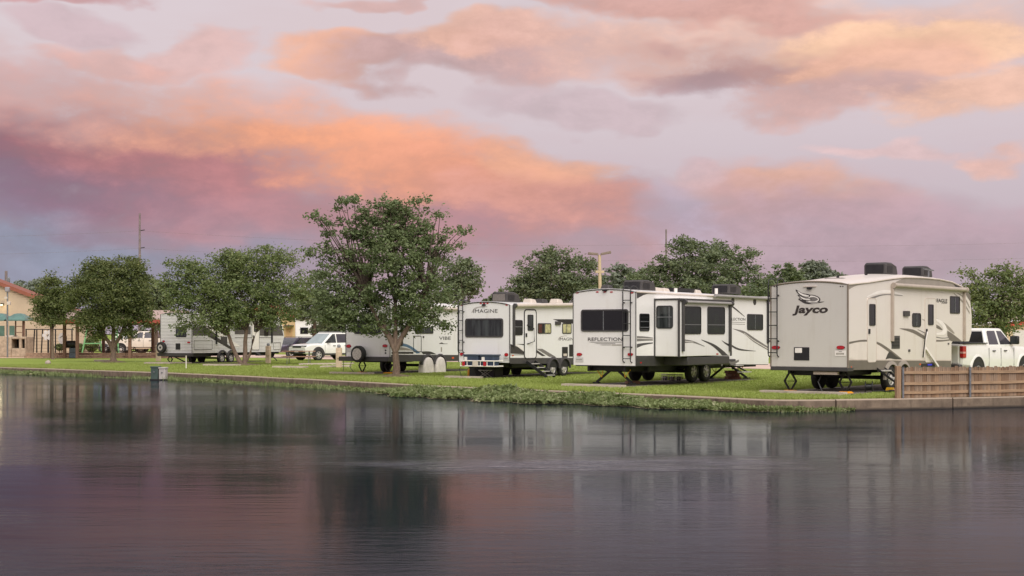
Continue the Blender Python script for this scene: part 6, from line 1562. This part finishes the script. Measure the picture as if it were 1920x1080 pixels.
tree('wide green tree behind the slide-out trailer', 1312, 655, 98, [(1310, 500, 72, 38), (1245, 515, 40, 30), (1385, 520, 44, 34), (1300, 462, 44, 16), (1350, 470, 40, 18), (1400, 480, 26, 16), (1320, 545, 130, 24), (1218, 535, 22, 22), (1430, 540, 24, 20), (1240, 482, 12, 10), (1270, 455, 14, 10)], 23000, .105, LM_F, .22, limbs=2, seed=5, grow=1.14)
tree('leafy tree behind the white pickup truck', 1868, 665, 78, [(1870, 560, 62, 42), (1830, 530, 22, 26), (1815, 512, 15, 13), (1905, 530, 40, 28), (1870, 515, 32, 16), (1875, 605, 52, 26), (1940, 570, 40, 45), (1835, 585, 26, 36), (1900, 500, 14, 8)], 11500, .086, LM_B, .18, limbs=2, seed=6, grow=1.14)
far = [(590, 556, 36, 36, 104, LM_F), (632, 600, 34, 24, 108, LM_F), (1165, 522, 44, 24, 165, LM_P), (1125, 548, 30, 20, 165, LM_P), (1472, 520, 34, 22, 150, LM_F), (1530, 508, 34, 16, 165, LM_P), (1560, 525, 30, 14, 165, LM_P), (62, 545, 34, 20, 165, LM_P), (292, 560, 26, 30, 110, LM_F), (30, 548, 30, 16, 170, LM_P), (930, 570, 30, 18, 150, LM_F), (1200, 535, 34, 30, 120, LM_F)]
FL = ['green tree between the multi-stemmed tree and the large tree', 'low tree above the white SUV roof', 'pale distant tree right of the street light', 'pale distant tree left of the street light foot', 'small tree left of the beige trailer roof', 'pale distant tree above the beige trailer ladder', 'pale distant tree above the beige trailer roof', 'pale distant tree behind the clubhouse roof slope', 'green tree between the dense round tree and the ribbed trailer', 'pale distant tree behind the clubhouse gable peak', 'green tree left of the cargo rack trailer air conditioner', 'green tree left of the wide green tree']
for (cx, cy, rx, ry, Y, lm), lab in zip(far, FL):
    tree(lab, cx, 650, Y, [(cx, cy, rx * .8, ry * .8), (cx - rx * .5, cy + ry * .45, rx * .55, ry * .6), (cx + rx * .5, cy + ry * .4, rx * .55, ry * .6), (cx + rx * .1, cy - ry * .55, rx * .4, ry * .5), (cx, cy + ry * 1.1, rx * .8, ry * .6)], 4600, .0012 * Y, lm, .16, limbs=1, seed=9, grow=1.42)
# trees along the far side of the campground that close the horizon
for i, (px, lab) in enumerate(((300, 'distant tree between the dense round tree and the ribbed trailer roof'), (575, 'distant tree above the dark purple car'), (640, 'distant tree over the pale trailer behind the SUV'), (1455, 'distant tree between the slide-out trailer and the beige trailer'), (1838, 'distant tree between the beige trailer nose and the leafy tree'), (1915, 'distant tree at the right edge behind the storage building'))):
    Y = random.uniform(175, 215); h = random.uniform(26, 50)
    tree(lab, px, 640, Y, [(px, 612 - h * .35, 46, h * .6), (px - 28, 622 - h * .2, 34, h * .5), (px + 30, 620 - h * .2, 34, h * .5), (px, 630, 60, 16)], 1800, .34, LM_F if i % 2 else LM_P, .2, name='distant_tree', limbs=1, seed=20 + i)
def shrub(px, py, rx, ry, Y, label, n=1800):
    p = Vector((lx(px, Y), Y, 0)); T = empty('shrub', p, 0, label, 'shrub'); s = FOC / Y; c = np.array(at(px, py, Y) - p)
    d = unit(n) * (rng.random(n) ** .4)[:, None] * np.array((rx / s, rx / s, ry / s)); a = unit(n); b = np.cross(a, unit(n)); b /= np.linalg.norm(b, axis=1)[:, None]; z = rng.uniform(.07, .13, n)[:, None]
    quads('foliage', c + d, a * z, b * z * .6, LM_C, T); MB().tube([(0, 0, 0), tuple(c)], .04, 6).build('stem', BARK, T)
shrub(172, 645, 14, 14, 115, 'round bush behind the swing set'); shrub(150, 652, 10, 8, 116, 'low bush at the clubhouse corner', 900); shrub(112, 651, 9, 6, 113, 'low bush behind the mesh fence', 900)

# ------------------------------------------------------------------ grass and bank plants
GR = leaf_mat('grass_blades', (0.270, 0.340, 0.070, 1), (0.350, 0.415, 0.110, 1), (0.28, 0.26, 0.11, 1))
N = 190000
S_ = rng.uniform(bank_s(-30), bank_s(17), N); Dp = .26 + 24 * rng.random(N) ** 1.9
x, y, a, b = bank(S_); PX = x + a * Dp; PY_ = y + b * Dp
ok = (np.abs(PX / PY_) < .40)
for Mi, u0, u1, x0, x1 in PADS:
    Mn = np.array(Mi); qx = Mn[0, 0] * PX + Mn[0, 1] * PY_ + Mn[0, 3]; qy = Mn[1, 0] * PX + Mn[1, 1] * PY_ + Mn[1, 3]
    ok &= ~((qx > min(x0, x1)) & (qx < max(x0, x1)) & (qy > u0) & (qy < u1))
PX, PY_, Dp = PX[ok], PY_[ok], Dp[ok]; n = len(PX)
h = rng.uniform(.025, .060, n) * (1 + .8 * (Dp < .55)); an = rng.uniform(0, 2 * np.pi, n)
C = np.stack([PX, PY_, np.zeros(n)], 1); A = np.stack([rng.normal(0, .35, n) * h, rng.normal(0, .35, n) * h, h], 1); w = .010 + .00035 * PY_
B_ = np.stack([np.cos(an) * w, np.sin(an) * w * .5, np.zeros(n)], 1)
o = quads('grass', C, A, B_, GR, three=True); tag(o, 'short mown green grass covering the bank', 'grass', kind='stuff')

WEED = leaf_mat('waterweed_leaves', (0.100, 0.150, 0.040, 1), (0.310, 0.360, 0.160, 1), (0.50, 0.46, 0.32, 1))
def weeds(X0, X1, width, hmax, n, name, label, peak=.5):
    t = rng.random(n); s0, s1 = float(bank_s(X0)), float(bank_s(X1)); S = s0 + (s1 - s0) * t
    prof = np.where(t < peak, t / peak, (1 - t) / (1 - peak)) ** .55
    edge = width * prof * (.85 + .3 * np.sin(S * 2.1) * np.sin(S * .9 + 1))
    d = rng.random(n) ** .8 * edge; x, y, a, b = bank(S)
    hump = hmax * prof * (1 - .75 * (d / np.maximum(edge, .01)) ** 2) * (.7 + .3 * np.sin(S * 3.3) * np.cos(S * 1.7 + d * 3))
    z = WATER_Z + .02 + np.maximum(hump, .03) * rng.random(n) ** .5
    C = np.stack([x - a * d, y - b * d, z], 1)
    A = unit(n); A[:, 2] = np.abs(A[:, 2]) * .7; A /= np.linalg.norm(A, axis=1)[:, None]; B = np.cross(A, unit(n)); B /= np.linalg.norm(B, axis=1)[:, None]
    sz = (rng.uniform(.035, .085, n) * (1 + .6 * (np.sin(S * 1.3 + 2 * d) > .35)))[:, None]
    o = quads(name, C, A * sz, B * sz * .42, WEED); tag(o, label, 'plants', kind='stuff')
    # floating dead stems along the outer edge
    k = n // 14; S = rng.uniform(s0 + .3, s1 - .2, k); t = (S - s0) / (s1 - s0); prof = np.where(t < peak, t / peak, (1 - t) / (1 - peak)) ** .55
    d = width * prof * (.85 + .3 * np.sin(S * 2.1) * np.sin(S * .9 + 1)) + rng.normal(0, .05, k); x, y, a, b = bank(S)
    C = np.stack([x - a * d, y - b * d, np.full(k, WATER_Z + .012)], 1); an = rng.uniform(0, 6.28, k); A = np.stack([np.cos(an) * .12, np.sin(an) * .12, np.zeros(k)], 1); B = np.stack([-np.sin(an) * .02, np.cos(an) * .02, np.zeros(k)], 1)
    o = quads('dead_stems', C, A, B, mat('straw', lin(186, 172, 136), .9, 0, .2)); tag(o, 'pale dead stems floating along the edge of ' + label.split(' ')[0] + ' plants', 'plants', kind='stuff')
weeds(-4.9, 7.6, 2.3, .44, 34000, 'bank_plants', 'leafy waterside plants covering the wall below the trailers', .40)
weeds(-27.5, -19.8, .75, .20, 5000, 'bank_plants', 'low green waterside plants below the playground', .3)
weeds(-17.2, -10.0, .55, .13, 4200, 'bank_plants', 'sparse weeds around the utility boxes', .45)
weeds(-9.5, -4.4, .45, .12, 2600, 'bank_plants', 'thin weeds along the stone wall left of the large tree', .5)
weeds(7.2, 9.0, .22, .10, 500, 'bank_plants', 'few weeds at the wall bend', .2)
n = 5000; S = rng.uniform(bank_s(-26), bank_s(8.5), n); d = rng.random(n) * .7 + .02; x, y, a, b = bank(S); h = rng.uniform(.10, .34, n) * (.5 + .5 * np.sin(S * 1.9) ** 2) * np.where((np.sin(S * .7) + np.sin(S * 1.63 + 1)) > 0, 1, .35); an = rng.uniform(0, 6.28, n)
o = quads('bank_blades', np.stack([x - a * d, y - b * d, np.full(n, WATER_Z)], 1), np.stack([rng.normal(0, .3, n) * h, rng.normal(0, .3, n) * h, h], 1), np.stack([np.cos(an) * .012, np.sin(an) * .012, np.zeros(n)], 1), WEED, three=True); tag(o, 'tufts of taller grass at the foot of the wall', 'grass', kind='stuff')
# bare earth mounds at the foot of the near trees
for px, Y, r in ((743, 58, .75), (455, 79, 1.1), (213, 87, .8)):
    c = Vector((lx(px, Y), Y, 0)); n = 22
    vs = [(c.x + r * k_ * math.cos(t) * random.uniform(.9, 1.1), c.y + r * k_ * math.sin(t) * random.uniform(.9, 1.1), z) for k_, z in ((1, .004), (.7, .05), (.3, .10)) for t in (2 * math.pi * i / n for i in range(n))]
    o = MB().add(vs + [(c.x, c.y, .12)], [(i * n + j, i * n + (j + 1) % n, (i + 1) * n + (j + 1) % n, (i + 1) * n + j) for i in range(2) for j in range(n)] + [(2 * n + j, 2 * n + (j + 1) % n, 3 * n) for j in range(n)]).build('soil_mound', mat('soil', lin(104, 92, 66), .95, 0, .3, 5, .6, 20)); tag(o, kind='structure')
